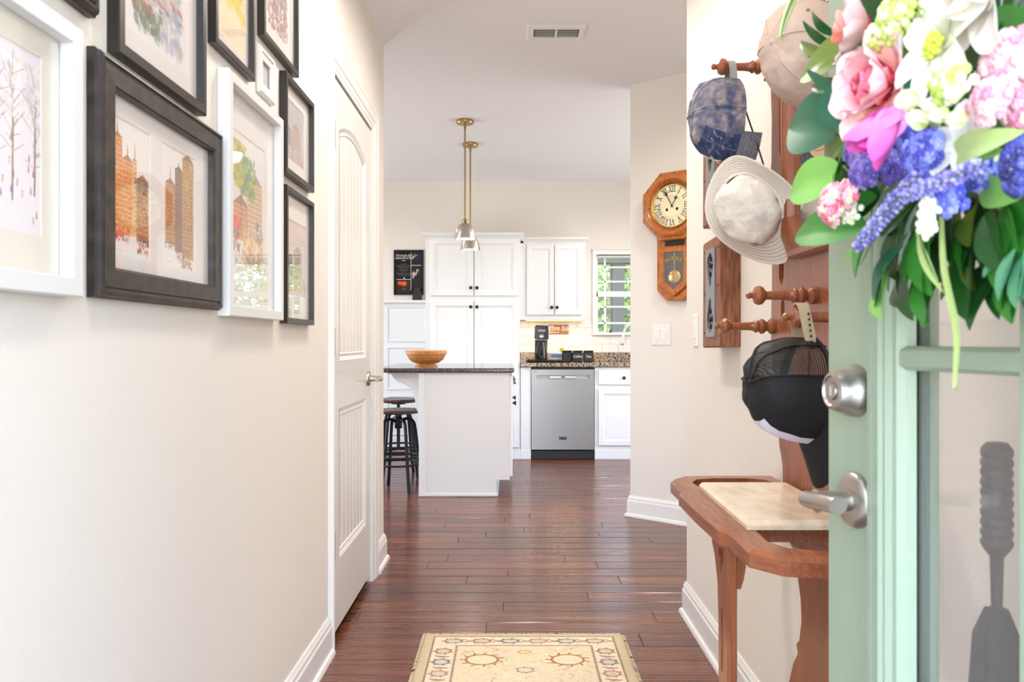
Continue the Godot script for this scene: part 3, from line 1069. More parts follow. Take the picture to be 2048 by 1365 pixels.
func counter_items() -> void:
	var Y := 0.9065
	# coffee machine
	var cx := 0.283
	var D := 7.72
	var t := thing("coffee_machine", "black drip coffee machine with a chrome-edged front", "coffee maker", P(cx, Y, D))
	var s := nst()
	cbox(s, P(cx, Y + 0.015, D), Vector3(0.125, 0.03, 0.24), 0.008)
	obj("base", s, M.black, t)
	s = nst()
	cbox(s, P(cx, Y + 0.13, D + 0.07), Vector3(0.118, 0.24, 0.1), 0.008)
	obj("tower", s, M.black, t)
	s = nst()
	plate(s, poly([-0.07, 0.225, -0.05, 0.21, 0.05, 0.21, 0.07, 0.225, 0.068, 0.345, 0.055, 0.355, -0.055, 0.355, -0.068, 0.345]), [], -0.11, 0.1, flat(cx, Y, D), 0.01)
	var head := obj("brew_head", s, mat(rgb(24, 26, 32), 0.15), t)
	s = nst()
	var pts := []
	for q in [[-0.05, 0.213], [0.05, 0.213], [0.068, 0.228], [0.066, 0.343], [0.054, 0.353], [-0.054, 0.353], [-0.066, 0.343], [-0.068, 0.228], [-0.05, 0.213]]:
		pts.append(P(cx + q[0], Y + q[1], D - 0.094))
	tube(s, pts, 0.0035, 8)
	obj("chrome_rim", s, M.chrome, head)
	s = nst()
	var kx := Transform3D(Basis(Vector3.RIGHT, Vector3(0, 0, 1), Vector3(0, -1, 0)), P(cx, Y + 0.25, D - 0.1))
	lathe(s, [Vector2(0.021, 0.0), Vector2(0.021, 0.008), Vector2(0.018, 0.011), Vector2(0.015, 0.009), Vector2(0.0, 0.01)], 20, kx)
	obj("dial_ring", s, M.chrome, head)
	words("lettering", "NINJA", 0.026, M.plastic, head, flat(cx, Y + 0.303, D - 0.101), "Droid Sans")
	s = nst()
	lathe(s, [Vector2(0.0, 0.0), Vector2(0.052, 0.002), Vector2(0.054, 0.04), Vector2(0.05, 0.1), Vector2(0.04, 0.14), Vector2(0.041, 0.16), Vector2(0.0, 0.162)], 20, Transform3D(Basis(), P(cx, Y + 0.034, D - 0.04)))
	obj("carafe", s, mat(rgb(40, 42, 46), 0.08), t)
	s = nst()
	tube(s, curve([P(cx, Y + 0.18, D - 0.085), P(cx, Y + 0.17, D - 0.115), P(cx, Y + 0.1, D - 0.118), P(cx, Y + 0.07, D - 0.09)], 5), 0.008, 8)
	obj("carafe_handle", s, M.black, t)
	# dark serving mat / tray
	t = thing("tray", "dark shallow tray under the coffee machine on the counter", "tray", P(0.38, 0.905, 7.66))
	s = nst()
	loft(s, [rect(Transform3D(Basis(Vector3.RIGHT, Vector3(0, 0, -1), Vector3.UP), P(0.312, 0.9052, 7.68)), 0.165, 0.15, 0.0), rect(Transform3D(Basis(Vector3.RIGHT, Vector3(0, 0, -1), Vector3.UP), P(0.312, 0.9052, 7.68)), 0.165, 0.15, 0.001)])
	obj("tray_base", s, M.black, t)
	s = nst()
	var tx := Transform3D(Basis(Vector3.RIGHT, Vector3(0, 0, -1), Vector3.UP), P(0.312, 0.9062, 7.68))
	loft(s, [rect(tx, 0.165, 0.15, 0.0), rect(tx, 0.171, 0.156, 0.02), rect(tx, 0.165, 0.15, 0.021), rect(tx, 0.159, 0.144, 0.0)], false, false)
	obj("tray_rim", s, M.black, t)
	# canisters
	var lab := ["Sugar", "Coffee", "Tea"]
	for i in 3:
		var x: float = [0.532, 0.628, 0.732][i]
		var d: float = [7.74, 7.68, 7.68][i]
		t = thing("canister", ["square black canister half hidden behind the coffee canister", "square black canister lettered Coffee", "square black canister lettered Tea"][i], "canister", P(x, 0.905, d), "kitchen canisters")
		s = nst()
		cbox(s, P(x, Y + 0.05, d), Vector3(0.094, 0.1, 0.094), 0.008)
		obj("body", s, mat(rgb(30, 32, 34), 0.45), t)
		s = nst()
		cbox(s, P(x, Y + 0.106, d), Vector3(0.096, 0.012, 0.096), 0.005)
		obj("lid", s, mat(rgb(24, 25, 27), 0.4), t)
		if i:
			words("lettering", lab[i], 0.03, M.plastic, t, flat(x, Y + 0.055, d - 0.048))
	# box of pods
	t = thing("coffee_pod_box", "small white and blue box beside the coffee machine", "box", P(0.435, 0.905, 7.86))
	s = nst()
	cbox(s, P(0.435, Y + 0.045, 7.86), Vector3(0.14, 0.09, 0.06), 0.002)
	obj("carton", s, mat(rgb(232, 234, 240), 0.5), t)
	s = nst()
	cbox(s, P(0.435, Y + 0.06, 7.829), Vector3(0.11, 0.03, 0.002), 0.0005)
	obj("print_band", s, mat(rgb(120, 150, 200), 0.5), t)
	# sign
	t = thing("wall_sign", "brown wooden sign lettered coffee bar on the white tiles", "sign", P(0.44, 1.18, 8.085))
	s = nst()
	cbox(s, P(0.435, 1.228, 8.08), Vector3(0.27, 0.094, 0.014), 0.002)
	obj("board", s, tri_mat(noise_tex(0.012, [[0.2, rgb(120, 80, 58)], [0.8, rgb(170, 124, 98)]], 33, 256), Vector3(3, 20, 3), 0.6), t)
	words("lettering", "coffee bar", 0.062, M.plastic, t, flat(0.455, 1.238, 8.072))
	s = nst()
	cbox(s, P(0.42, 1.197, 8.072), Vector3(0.11, 0.004, 0.001), 0.0003)
	obj("underline", s, M.plastic, t)
	# outlet plate
	t = thing("outlet_plate", "white outlet plate on the tiles above the canisters", "outlet", P(0.632, 1.06, 8.088))
	s = nst()
	cbox(s, P(0.632, 1.112, 8.087), Vector3(0.118, 0.118, 0.006), 0.002)
	obj("plate", s, M.plastic, t)
	for dx in [-0.024, 0.024]:
		s = nst()
		cbox(s, P(0.632 + dx, 1.112, 8.083), Vector3(0.034, 0.07, 0.004), 0.0015)
		obj("socket", s, M.plastic, t)
	t = thing("yellow_packet", "small yellow packet standing on the white and blue box", "packet", P(0.49, 0.996, 7.86))
	s = nst()
	cbox(s, P(0.488, 1.02, 7.86), Vector3(0.038, 0.047, 0.012), 0.003)
	obj("carton", s, mat(rgb(196, 176, 40), 0.5), t)
	# poster and the small black block on the ledge
	t = thing("framed_poster", "black framed poster of white text with flower and egret photos", "poster", P(-1.044, 1.575, BACK))
	s = nst()
	var xf := flat(-1.044, 1.803, BACK - 0.001)
	loft(s, [rect(xf, 0.151, 0.228, 0.0), rect(xf, 0.151, 0.228, 0.02), rect(xf, 0.139, 0.216, 0.02), rect(xf, 0.139, 0.216, 0.013)], false, false)
	obj("frame", s, M.black, t)
	s = nst()
	quad(s, xf * Vector3(-0.14, -0.217, 0.013), xf * Vector3(0.14, -0.217, 0.013), xf * Vector3(0.14, 0.217, 0.013), xf * Vector3(-0.14, 0.217, 0.013))
	obj("print", s, art(poster_image()), t)
	for l in [["Through the", 0.028, 0.172], ["window of My", 0.028, 0.146], ["Soul", 0.018, 0.122]]:
		words("lettering", l[0], l[1], M.plastic, t, xf * Transform3D(Basis(), Vector3(-0.05, l[2], 0.0135)), "Droid Serif", 0.0005)
	t = thing("black_block", "small tapered black ornament on the white wainscot ledge", "ornament", P(-0.955, 1.523, 8.06))
	s = nst()
	var bx := Transform3D(Basis(Vector3.RIGHT, Vector3(0, 0, -1), Vector3.UP), P(-0.955, 1.5235, 8.062))
	loft(s, [rect(bx, 0.048, 0.022, 0.0), rect(bx, 0.042, 0.02, 0.07), rect(bx, 0.028, 0.012, 0.118), rect(bx, 0.018, 0.008, 0.128)])
	obj("body", s, M.black, t)

# ------------------------------------------------------------------ island, stools, bowl, pendants
func island() -> void:
	var N := 5.71
	var E := 6.86
	var t := thing("kitchen_island", "white kitchen island base with drawers on its right side", "island", P(-0.33, 0, 6.3))
	var s := nst()
	var out := poly([-0.625, 0.002, -0.112, 0.002, -0.112, 0.118, -0.016, 0.118, -0.016, 0.884, -0.625, 0.884])
	plate(s, out, [], -E, -N, Transform3D(), 0.0)
	obj("body", s, M.cab, t)
	s = nst()
	dbox(s, -0.664, -0.624, 0.0, 0.884, N - 0.012, N + 0.03, 0.003)
	dbox(s, -0.655, -0.624, 0.0, 0.884, N + 0.03, E, 0.003)
	obj("corner_post", s, M.cab, t)
	s = nst()
	dbox(s, -0.624, -0.1, 0.0, 0.022, N - 0.01, N, 0.003)
	dbox(s, -0.112, -0.1, 0.0, 0.02, N, E, 0.003)
	obj("shoe_moulding", s, M.cab, t)
	for i in 2:
		var d := N + 0.015 + i * 0.565
		s = nst()
		dbox(s, -0.0155, 0.004, 0.715, 0.862, d + 0.01, d + 0.555, 0.004)
		var dr := obj("drawer", s, M.cab, t)
		s = nst()
		var px := Transform3D(Basis(Vector3(0, 0, -1), Vector3.UP, Vector3(1, 0, 0)), P(0.0045, 0.81, d + 0.28))
		sheet(s, func(u, w): return px * Vector3((u - 0.5) * 0.09, 0.018 * cos(PI * w) * 1.0 - 0.004, 0.028 * sin(PI * w * 0.5) * sin(PI * (0.08 + 0.84 * u))), 12, 8)
		obj("cup_pull", s, M.black, dr)
		for k in 2:
			var dx := Transform3D(Basis(Vector3(0, 0, -1), Vector3.UP, Vector3(1, 0, 0)), P(-0.0155, 0.415, d + 0.147 + k * 0.274))
			var door := panel_door("door", t, dx, 0.268, 0.55, M.cab, 0.045)
			knob(door, P(0.003, 0.645, d + 0.25 + k * 0.06), Vector3(1, 0, 0))
	for d in [N + 0.06, E - 0.1]:
		s = nst()
		var c := PackedVector2Array([Vector2(-0.656, 0.884), Vector2(-0.656, 0.58), Vector2(-0.675, 0.585), Vector2(-0.69, 0.62)])
		for q in curve([Vector2(-0.697, 0.67), Vector2(-0.712, 0.725), Vector2(-0.74, 0.775), Vector2(-0.785, 0.803), Vector2(-0.825, 0.818), Vector2(-0.855, 0.845), Vector2(-0.872, 0.87)], 4):
			c.append(q)
		c.append(Vector2(-0.9, 0.872))
		c.append(Vector2(-0.9, 0.884))
		plate(s, c, [], -d - 0.045, -d, Transform3D(), 0.003)
		obj("corbel", s, M.cab, t)
	t = thing("island_top", "polished dark granite island top with an overhang", "countertop", P(-0.48, 0.885, 6.3))
	s = nst()
	dbox(s, -0.99, 0.016, 0.8845, 0.9165, N - 0.03, E + 0.03, 0.009)
	obj("slab", s, M.granite_dark, t)
	# bowl
	t = thing("wooden_bowl", "turned orange wooden bowl on the dark island top", "bowl", P(-0.645, 0.917, 6.02))
	s = nst()
	lathe(s, [Vector2(0.0, 0.001), Vector2(0.085, 0.001), Vector2(0.085, 0.008), Vector2(0.07, 0.016), Vector2(0.068, 0.022), Vector2(0.1, 0.034), Vector2(0.128, 0.055), Vector2(0.143, 0.082), Vector2(0.146, 0.094), Vector2(0.155, 0.096), Vector2(0.157, 0.118), Vector2(0.152, 0.123), Vector2(0.145, 0.12), Vector2(0.138, 0.09), Vector2(0.11, 0.055), Vector2(0.06, 0.035), Vector2(0.0, 0.03)], 40, Transform3D(Basis(), P(-0.645, 0.9165, 6.02)))
	obj("body", s, M.bowl, t)
	stools()
	pendant("brushed metal pendant lamp on a long brass rod, nearer of two", -0.345, 5.87)
	pendant("brushed metal pendant lamp on a long brass rod, farther of two", -0.342, 6.56)

func stools() -> void:
	world_mode = false
	var t := thing("bar_stool", "round-seated black metal bar stool at the island, nearer one", "stool", P(-0.845, 0, 5.95), "island stools")
	var s := nst()
	lathe(s, [Vector2(0.0, 0.575), Vector2(0.15, 0.575), Vector2(0.166, 0.582), Vector2(0.168, 0.595), Vector2(0.16, 0.602), Vector2(0.0, 0.604)], 32)
	obj("seat", s, M.seat, t)
	s = nst()
	lathe(s, [Vector2(0.0, 0.30), Vector2(0.013, 0.302), Vector2(0.013, 0.56), Vector2(0.06, 0.565), Vector2(0.06, 0.575)], 16)
	obj("screw_post", s, M.iron, t)
	s = nst()
	lathe(s, [Vector2(0.024, 0.46), Vector2(0.028, 0.465), Vector2(0.028, 0.54), Vector2(0.024, 0.545)], 16)
	obj("collar", s, M.iron, t)
	for k in 4:
		var a := PI / 4 + k * PI / 2 + 0.25
		var o := Vector3(cos(a), 0, sin(a))
		s = nst()
		tube(s, curve([o * 0.024 + Vector3(0, 0.515, 0), o * 0.07 + Vector3(0, 0.53, 0), o * 0.115 + Vector3(0, 0.51, 0), o * 0.135 + Vector3(0, 0.45, 0), o * 0.165 + Vector3(0, 0.22, 0), o * 0.198 + Vector3(0, 0.002, 0)], 6), 0.0125, 10)
		obj("leg", s, M.iron, t)
	for q in [[0.2, 0.165], [0.255, 0.157]]:
		s = nst()
		var ring := []
		for k in 33:
			ring.append(Vector3(cos(TAU * k / 32) * q[1], q[0], sin(TAU * k / 32) * q[1]))
		tube(s, ring, 0.008, 8)
		obj("foot_ring", s, M.iron, t)
	var u := t.duplicate()
	u.name = numbered("bar_stool")
	add_child(u)
	u.position = P(-0.93, 0.0, 6.55)
	u.rotation.y = 0.5
	u.set_meta("label", "round-seated black metal bar stool behind the nearer stool, at the island")
	for c in u.get_children():
		if c.name.begins_with("seat"):
			c.position.y = 0.035
		elif c.name.begins_with("screw"):
			c.position.y = 0.03
	world_mode = true

func pendant(label: String, x: float, d: float) -> void:
	var t := thing("pendant_lamp", label, "pendant lamp", P(x, 1.857, d), "pendants over the island")
	var at := func(y): return Transform3D(Basis(), P(x, y, d))
	var s := nst()
	lathe(s, [Vector2(0.0, 0.0), Vector2(0.012, 0.0), Vector2(0.06, 0.004), Vector2(0.064, 0.01), Vector2(0.064, 0.026), Vector2(0.06, 0.03), Vector2(0.0, 0.03)], 32, at.call(CEIL - 0.0305))
	obj("canopy", s, M.brass, t)
	s = nst()
	tube(s, [P(x, 2.03, d), P(x, 2.2, d), P(x, CEIL - 0.02, d)], 0.0065, 10)
	tube(s, [P(x, CEIL - 0.07, d), P(x, CEIL - 0.03, d)], 0.009, 10)
	obj("rod", s, M.brass, t)
	s = nst()
	lathe(s, [Vector2(0.0, 0.185), Vector2(0.008, 0.184), Vector2(0.009, 0.166), Vector2(0.006, 0.16), Vector2(0.008, 0.152), Vector2(0.022, 0.149), Vector2(0.026, 0.145), Vector2(0.024, 0.137), Vector2(0.027, 0.132), Vector2(0.025, 0.112), Vector2(0.029, 0.106), Vector2(0.0, 0.104)], 24, at.call(1.857))
	obj("socket_cap", s, M.brass, t)
	s = nst()
	lathe(s, [Vector2(0.022, 0.118), Vector2(0.044, 0.104), Vector2(0.064, 0.074), Vector2(0.077, 0.03), Vector2(0.083, 0.0), Vector2(0.081, 0.0), Vector2(0.075, 0.03), Vector2(0.062, 0.073), Vector2(0.043, 0.101), Vector2(0.0, 0.112)], 40, at.call(1.857))
	obj("shade", s, M.nickel, t)
	s = nst()
	lathe(s, [Vector2(0.0, 0.0), Vector2(0.03, 0.004), Vector2(0.06, 0.014), Vector2(0.072, 0.02)], 32, at.call(1.853))
	obj("bulb", s, lamp_mat(Color(1.0, 0.97, 0.93), 14.0), t)
	var l := SpotLight3D.new()
	l.name = "light"
	l.light_color = Color(1.0, 0.96, 0.91)
	l.light_energy = 1.2 * LAMPS
	l.spot_range = 12.0
	l.spot_attenuation = 2.0
	l.spot_angle = 80.0
	l.light_size = 0.06
	l.shadow_enabled = true
	t.add_child(l)
	l.position = Vector3(0, -0.01, 0)
	l.rotation = Vector3(-PI / 2, 0, 0)

# ------------------------------------------------------------------ outside the kitchen window
func outdoors() -> void:
	var s := nst()
	dbox(s, -2, 5, -0.3, -0.02, BACK + 0.14, BACK + 3.2)
	struct("floor_deck", s, M.outside)
	var t := thing("porch_frame", "dark grey porch post with beam and railing outside the kitchen window", "porch", P(1.5, 0, 10.8))
	s = nst()
	dbox(s, 1.36, 1.52, -0.02, 2.5, 10.8, 10.96, 0.004)
	dbox(s, 1.335, 1.36, -0.02, 2.5, 10.84, 10.92, 0.004)
	obj("post", s, M.outside, t)
	s = nst()
	dbox(s, -1.0, 4.5, 2.16, 2.7, 10.76, 11.0, 0.004)
	obj("beam", s, M.outside, t)
	for y in [1.16, 1.48]:
		s = nst()
		dbox(s, -1.0, 4.5, y, y + 0.045, 10.85, 10.92, 0.003)
		obj("rail", s, M.outside, t)
	s = nst()
	dbox(s, 0.9, 1.45, 1.74, 1.78, 11.6, 11.66, 0.003)
	obj("brace", s, M.outside, t)
	s = nst()
	dbox(s, -12, 20, -0.6, -0.5, BACK + 3.0, 40)
	struct("floor_garden", s, mat(rgb(96, 112, 70), 0.9))
	var leafm := nst()
	sheet(leafm, func(u, w): return Vector3((u - 0.5) * 0.075 * sin(PI * clampf(w * 0.94 + 0.04, 0, 1)), 0.015 * sin(PI * w), w * 0.14), 2, 3)
	leafm.generate_normals()
	var mesh := leafm.commit()
	var rr := RandomNumberGenerator.new()
	rr.seed = 5
	var spots := [[2.2, 15.5, 1.5, 2.6, 0], [4.6, 17.0, 2.2, 3.4, 1], [0.2, 18.0, 1.8, 3.4, 2], [3.4, 14.0, 1.0, 1.0, 3], [1.6, 21.0, 2.6, 4.2, 4]]
	var labs := ["bright green leafy tree outside the kitchen window, straight behind the post", "broad green tree farther right outside the kitchen window", "green tree at the left of the kitchen window view", "low dark green bush outside the kitchen window", "tall green tree at the back of the kitchen window view"]
	for q in spots:
		var col: Color = [rgb(122, 144, 72), rgb(108, 134, 76), rgb(108, 134, 90), rgb(66, 94, 62), rgb(132, 146, 86)][q[4]]
		var lm := mat(col, 0.5)
		lm.backlight_enabled = true
		lm.backlight = Color(0.34, 0.4, 0.18)
		t = thing("garden_tree" if q[4] != 3 else "garden_bush", labs[q[4]], "tree" if q[4] != 3 else "bush", P(q[0], -0.5, q[1]), "trees outside the kitchen")
		s = nst()
		tube(s, [P(q[0], -0.52, q[1]), P(q[0] + 0.1, q[3] * 0.5, q[1]), P(q[0], q[3] + q[2] * 0.4, q[1])], [0.13, 0.1, 0.03], 8)
		obj("trunk", s, mat(rgb(86, 70, 54), 0.9), t)
		var mm := MultiMesh.new()
		mm.transform_format = MultiMesh.TRANSFORM_3D
		mm.mesh = mesh
		var cnt := 6500
		mm.instance_count = cnt
		for i in cnt:
			var dir := Vector3(rr.randfn(), rr.randfn(), rr.randfn()).normalized()
			var r: float = q[2] * pow(rr.randf(), 0.4)
			var p := P(q[0], q[3] * 0.62, q[1]) + dir * Vector3(r, r * 1.15, r) - P(q[0], -0.5, q[1])
			mm.set_instance_transform(i, Transform3D(Basis.from_euler(Vector3(rr.randf() * TAU, rr.randf() * TAU, rr.randf() * TAU)), p))
		var mi := MultiMeshInstance3D.new()
		mi.name = "foliage"
		mi.multimesh = mm
		mi.material_override = lm
		mi.set_meta("kind", "stuff")
		t.add_child(mi)

# ------------------------------------------------------------------ prints (flat pictures inside the frames)
func canvas(w: int, h: int, c: Color) -> Image:
	var im := Image.create(w, h, false, Image.FORMAT_RGB8)
	im.fill(c)
	return im

func dab(im: Image, x: float, y: float, rx: float, ry: float, ang: float, c: Color, a := 0.8) -> void:
	var r: float = max(rx, ry)
	var ca := cos(ang)
	var sa := sin(ang)
	for j in range(max(0, int(y - r)), min(im.get_height(), int(y + r) + 2)):
		for i in range(max(0, int(x - r)), min(im.get_width(), int(x + r) + 2)):
			var dx := i - x
			var dy := j - y
			var q := pow((dx * ca + dy * sa) / rx, 2) + pow((dy * ca - dx * sa) / ry, 2)
			if q < 1.0:
				im.set_pixel(i, j, im.get_pixel(i, j).lerp(c, a * min(1.0, (1.0 - q) * 3.0)))

func line(im: Image, x0: float, y0: float, x1: float, y1: float, w: float, c: Color, a := 0.8) -> void:
	var n := int(max(abs(x1 - x0), abs(y1 - y0)) / max(1.0, w * 0.6)) + 1
	for k in n + 1:
		dab(im, lerpf(x0, x1, float(k) / n), lerpf(y0, y1, float(k) / n), max(0.8, w), max(0.8, w), 0, c, a)

func wash(im: Image, x0: int, y0: int, x1: int, y1: int, cols: Array, n: int, size: float, rr: RandomNumberGenerator, a := 0.5) -> void:
	for k in n:
		dab(im, rr.randf_range(x0, x1), rr.randf_range(y0, y1), size * rr.randf_range(0.4, 1.3), size * rr.randf_range(0.3, 0.9), rr.randf() * 3.0, cols[rr.randi() % cols.size()], a)

func tower(im: Image, x: float, y: float, w: float, base: float, cols: Array, rr: RandomNumberGenerator, spire := 0.0) -> void:
	for j in range(int(y), int(base), 3):
		for i in range(int(x), int(x + w), 4):
			dab(im, i + 1, j, 4, 3.5, 0, cols[rr.randi() % cols.size()], 0.75)
	for i in int(w / 2):      # gable
		var hgt: float = (w / 2 - abs(i * 2 - w / 2)) * 0.7
		line(im, x + i * 2, y, x + i * 2, y - hgt * 0.8, 1.5, cols[0].darkened(0.25), 0.7)
	if spire > 0:
		for k in 12:
			dab(im, x + w / 2, y - spire * k / 12.0, 4.0 * (1.0 - k / 12.0) + 1, 4, 0, cols[0].darkened(0.3), 0.8)
	var ww := 7.0
	var yy := y + 10
	while yy < base - 12:
		var xx := x + 5
		while xx < x + w - 4:
			dab(im, xx + rr.randf() * 1.5, yy, 1.8, 4.2, 0, rgb(92, 58, 40), 0.75)
			xx += ww
		line(im, x, yy + 7, x + w, yy + 7, 0.9, rgb(150, 96, 52), 0.4)
		yy += 15

func crowd(im: Image, x0: float, x1: float, y0: float, y1: float, n: int, cols: Array, rr: RandomNumberGenerator) -> void:
	for k in n:
		var x := rr.randf_range(x0, x1)
		var y := rr.randf_range(y0, y1)
		dab(im, x, y, 2.2, 5.5, 0, cols[rr.randi() % cols.size()], 0.85)
		dab(im, x, y - 6, 1.6, 1.8, 0, rgb(120, 84, 66), 0.8)

func street_image(k: int) -> Image:
	var rr := RandomNumberGenerator.new()
	rr.seed = 40 + k
	var im := canvas(240, 420, rgb(246, 241, 238))
	var och := [rgb(222, 150, 70), rgb(232, 176, 104), rgb(206, 128, 58), rgb(238, 196, 132)]
	var brn := [rgb(176, 124, 66), rgb(204, 164, 92), rgb(146, 96, 56), rgb(214, 184, 120)]
	if k == 0:
		tower(im, 22, 60, 52, 340, och, rr, 56)
		tower(im, 74, 120, 60, 350, och, rr, 50)
		tower(im, 134, 110, 24, 350, [rgb(226, 190, 140), rgb(232, 206, 160)], rr, 60)
		tower(im, 158, 165, 72, 360, [rgb(206, 140, 72), rgb(120, 90, 90), rgb(224, 168, 96)], rr, 0)
		wash(im, 150, 160, 225, 210, [rgb(96, 82, 92), rgb(120, 96, 88)], 50, 9, rr)
		crowd(im, 24, 120, 330, 372, 70, [rgb(196, 60, 40), rgb(150, 44, 36), rgb(70, 50, 46), rgb(212, 110, 60)], rr)
		crowd(im, 160, 232, 340, 400, 80, [rgb(196, 60, 40), rgb(60, 44, 44), rgb(110, 70, 50)], rr)
		dab(im, 60, 350, 26, 10, 0.1, rgb(206, 88, 50), 0.8)
	else:
		tower(im, 30, 130, 64, 340, brn, rr, 60)
		tower(im, 96, 70, 50, 360, [rgb(120, 88, 62), rgb(164, 120, 76), rgb(92, 70, 58)], rr, 30)
		tower(im, 148, 20, 78, 380, brn, rr, 0)
		wash(im, 150, 20, 228, 120, [rgb(206, 180, 90), rgb(180, 150, 80)], 50, 10, rr)
		crowd(im, 24, 100, 330, 356, 26, [rgb(120, 70, 50), rgb(70, 56, 50)], rr)
		crowd(im, 100, 200, 350, 400, 60, [rgb(140, 80, 60), rgb(80, 62, 56), rgb(170, 120, 90)], rr)
		wash(im, 140, 388, 215, 412, [rgb(170, 150, 140), rgb(140, 118, 106)], 30, 10, rr)
	for i in 6:
		line(im, 24 + i * 9, 402, 29 + i * 9, 401, 0.8, rgb(90, 80, 76), 0.6)
	return im

func trees_image() -> Image:
	var rr := RandomNumberGenerator.new()
	rr.seed = 51
	var im := canvas(420, 300, rgb(240, 236, 240))
	for t in 9:
		var x := 14.0 + t * 48 + rr.randf_range(-8, 8)
		line(im, x, 285 - rr.randf() * 60, x + rr.randf_range(-6, 6), 120, 2.2, rgb(104, 78, 62), 0.8)
		for b in 26:
			var y := rr.randf_range(40, 190)
			var a := rr.randf_range(-1.2, 1.2)
			var l := rr.randf_range(14, 46)
			line(im, x, y, x + sin(a) * l, y - cos(a) * l, 0.9, rgb(136, 112, 98), 0.55)
	wash(im, 0, 20, 420, 120, [rgb(206, 180, 158), rgb(190, 184, 190)], 160, 9, rr, 0.25)
	crowd(im, 10, 410, 150, 280, 60, [rgb(170, 66, 66), rgb(120, 110, 150), rgb(206, 160, 70), rgb(96, 96, 110), rgb(180, 140, 120)], rr)
	return im

func corner_cafe_image() -> Image:
	var rr := RandomNumberGenerator.new()
	rr.seed = 61
	var im := canvas(260, 420, rgb(243, 238, 237))
	tower(im, 130, 120, 110, 300, [rgb(226, 200, 166), rgb(214, 182, 140), rgb(236, 216, 190)], rr, 0)
	tower(im, 30, 200, 100, 300, [rgb(214, 150, 100), rgb(226, 186, 146)], rr, 0)
	wash(im, 20, 30, 110, 150, [rgb(206, 190, 60), rgb(170, 168, 60), rgb(120, 146, 70), rgb(216, 200, 90)], 190, 14, rr, 0.65)
	wash(im, 90, 60, 180, 170, [rgb(120, 150, 96), rgb(186, 190, 90), rgb(90, 128, 80)], 160, 13, rr, 0.6)
	line(im, 80, 150, 84, 290, 2.4, rgb(86, 84, 60), 0.8)
	line(im, 120, 160, 122, 280, 2.0, rgb(86, 84, 60), 0.8)
	wash(im, 24, 240, 80, 268, [rgb(206, 74, 46), rgb(220, 104, 60)], 50, 11, rr, 0.8)
	wash(im, 24, 270, 70, 330, [rgb(110, 84, 116), rgb(150, 84, 70)], 40, 9, rr, 0.6)
	wash(im, 90, 270, 250, 360, [rgb(240, 206, 130), rgb(246, 222, 160), rgb(214, 168, 96), rgb(150, 140, 156)], 190, 12, rr, 0.5)
	wash(im, 190, 230, 250, 290, [rgb(120, 110, 124), rgb(90, 90, 110)], 30, 9, rr, 0.5)
	crowd(im, 40, 240, 330, 380, 50, [rgb(90, 84, 80), rgb(180, 120, 80), rgb(220, 180, 110)], rr)
	return im

func harbour_image() -> Image:
	var rr := RandomNumberGenerator.new()
	rr.seed = 71
	var im := canvas(260, 340, rgb(244, 239, 238))
	wash(im, 30, 60, 230, 180, [rgb(226, 216, 222), rgb(206, 204, 216), rgb(238, 226, 216)], 150, 22, rr, 0.4)
	wash(im, 40, 160, 235, 320, [rgb(170, 182, 200), rgb(150, 160, 180), rgb(190, 196, 208), rgb(206, 190, 170)], 260, 14, rr, 0.5)
	for k in 26:                                   # a slender iron tower far off
		var w := 2.0 + pow(k / 26.0, 2.2) * 26.0
		dab(im, 140, 20 + k * 6, w * 0.5, 4, 0, rgb(150, 132, 136), 0.55)
	wash(im, 24, 130, 66, 290, [rgb(196, 90, 50), rgb(170, 70, 50), rgb(226, 170, 90), rgb(110, 80, 60)], 120, 11, rr, 0.7)
	wash(im, 72, 170, 112, 290, [rgb(204, 74, 48), rgb(176, 100, 70), rgb(120, 96, 66)], 70, 10, rr, 0.7)
	wash(im, 40, 278, 140, 312, [rgb(120, 130, 90), rgb(90, 96, 80)], 50, 10, rr, 0.6)
	wash(im, 130, 150, 236, 190, [rgb(110, 120, 116), rgb(146, 150, 110), rgb(196, 110, 90)], 70, 9, rr, 0.6)
	for k in 5:
		dab(im, 110 + k * 28, 230 + rr.randf() * 40, 14, 4, 0.25, rgb(188, 84, 60), 0.75)
		dab(im, 112 + k * 28, 226 + rr.randf() * 40, 8, 3, 0.25, rgb(84, 84, 92), 0.75)
	return im

func yellow_image() -> Image:
	var rr := RandomNumberGenerator.new()
	rr.seed = 81
	var im := canvas(200, 300, rgb(246, 238, 218))
	wash(im, 60, 60, 190, 210, [rgb(236, 204, 40), rgb(226, 186, 30), rgb(240, 214, 90)], 90, 14, rr, 0.75)
	line(im, 60, 60, 180, 215, 11, rgb(232, 198, 36), 0.9)
	line(im, 84, 40, 170, 150, 6, rgb(30, 30, 34), 0.85)
	for k in 4:
		dab(im, 100 + k * 18, 70 + k * 24, 6, 6, 0, rgb(60, 56, 54), 0.8)
	wash(im, 20, 200, 190, 280, [rgb(246, 232, 190), rgb(244, 226, 200)], 60, 16, rr, 0.4)
	return im

func mosaic_image() -> Image:
	var rr := RandomNumberGenerator.new()
	rr.seed = 91
	var im := canvas(240, 300, rgb(242, 238, 238))
	wash(im, 30, 20, 215, 286, [rgb(150, 110, 92), rgb(110, 100, 120), rgb(186, 140, 110), rgb(120, 86, 66), rgb(176, 180, 200), rgb(206, 190, 190), rgb(160, 80, 66)], 900, 8, rr, 0.75)
	for k in 60:
		var x := rr.randf_range(50, 200)
		line(im, x, rr.randf_range(30, 120), x + rr.randf_range(-6, 6), rr.randf_range(160, 285), 0.9, rgb(84, 70, 76), 0.5)
	return im

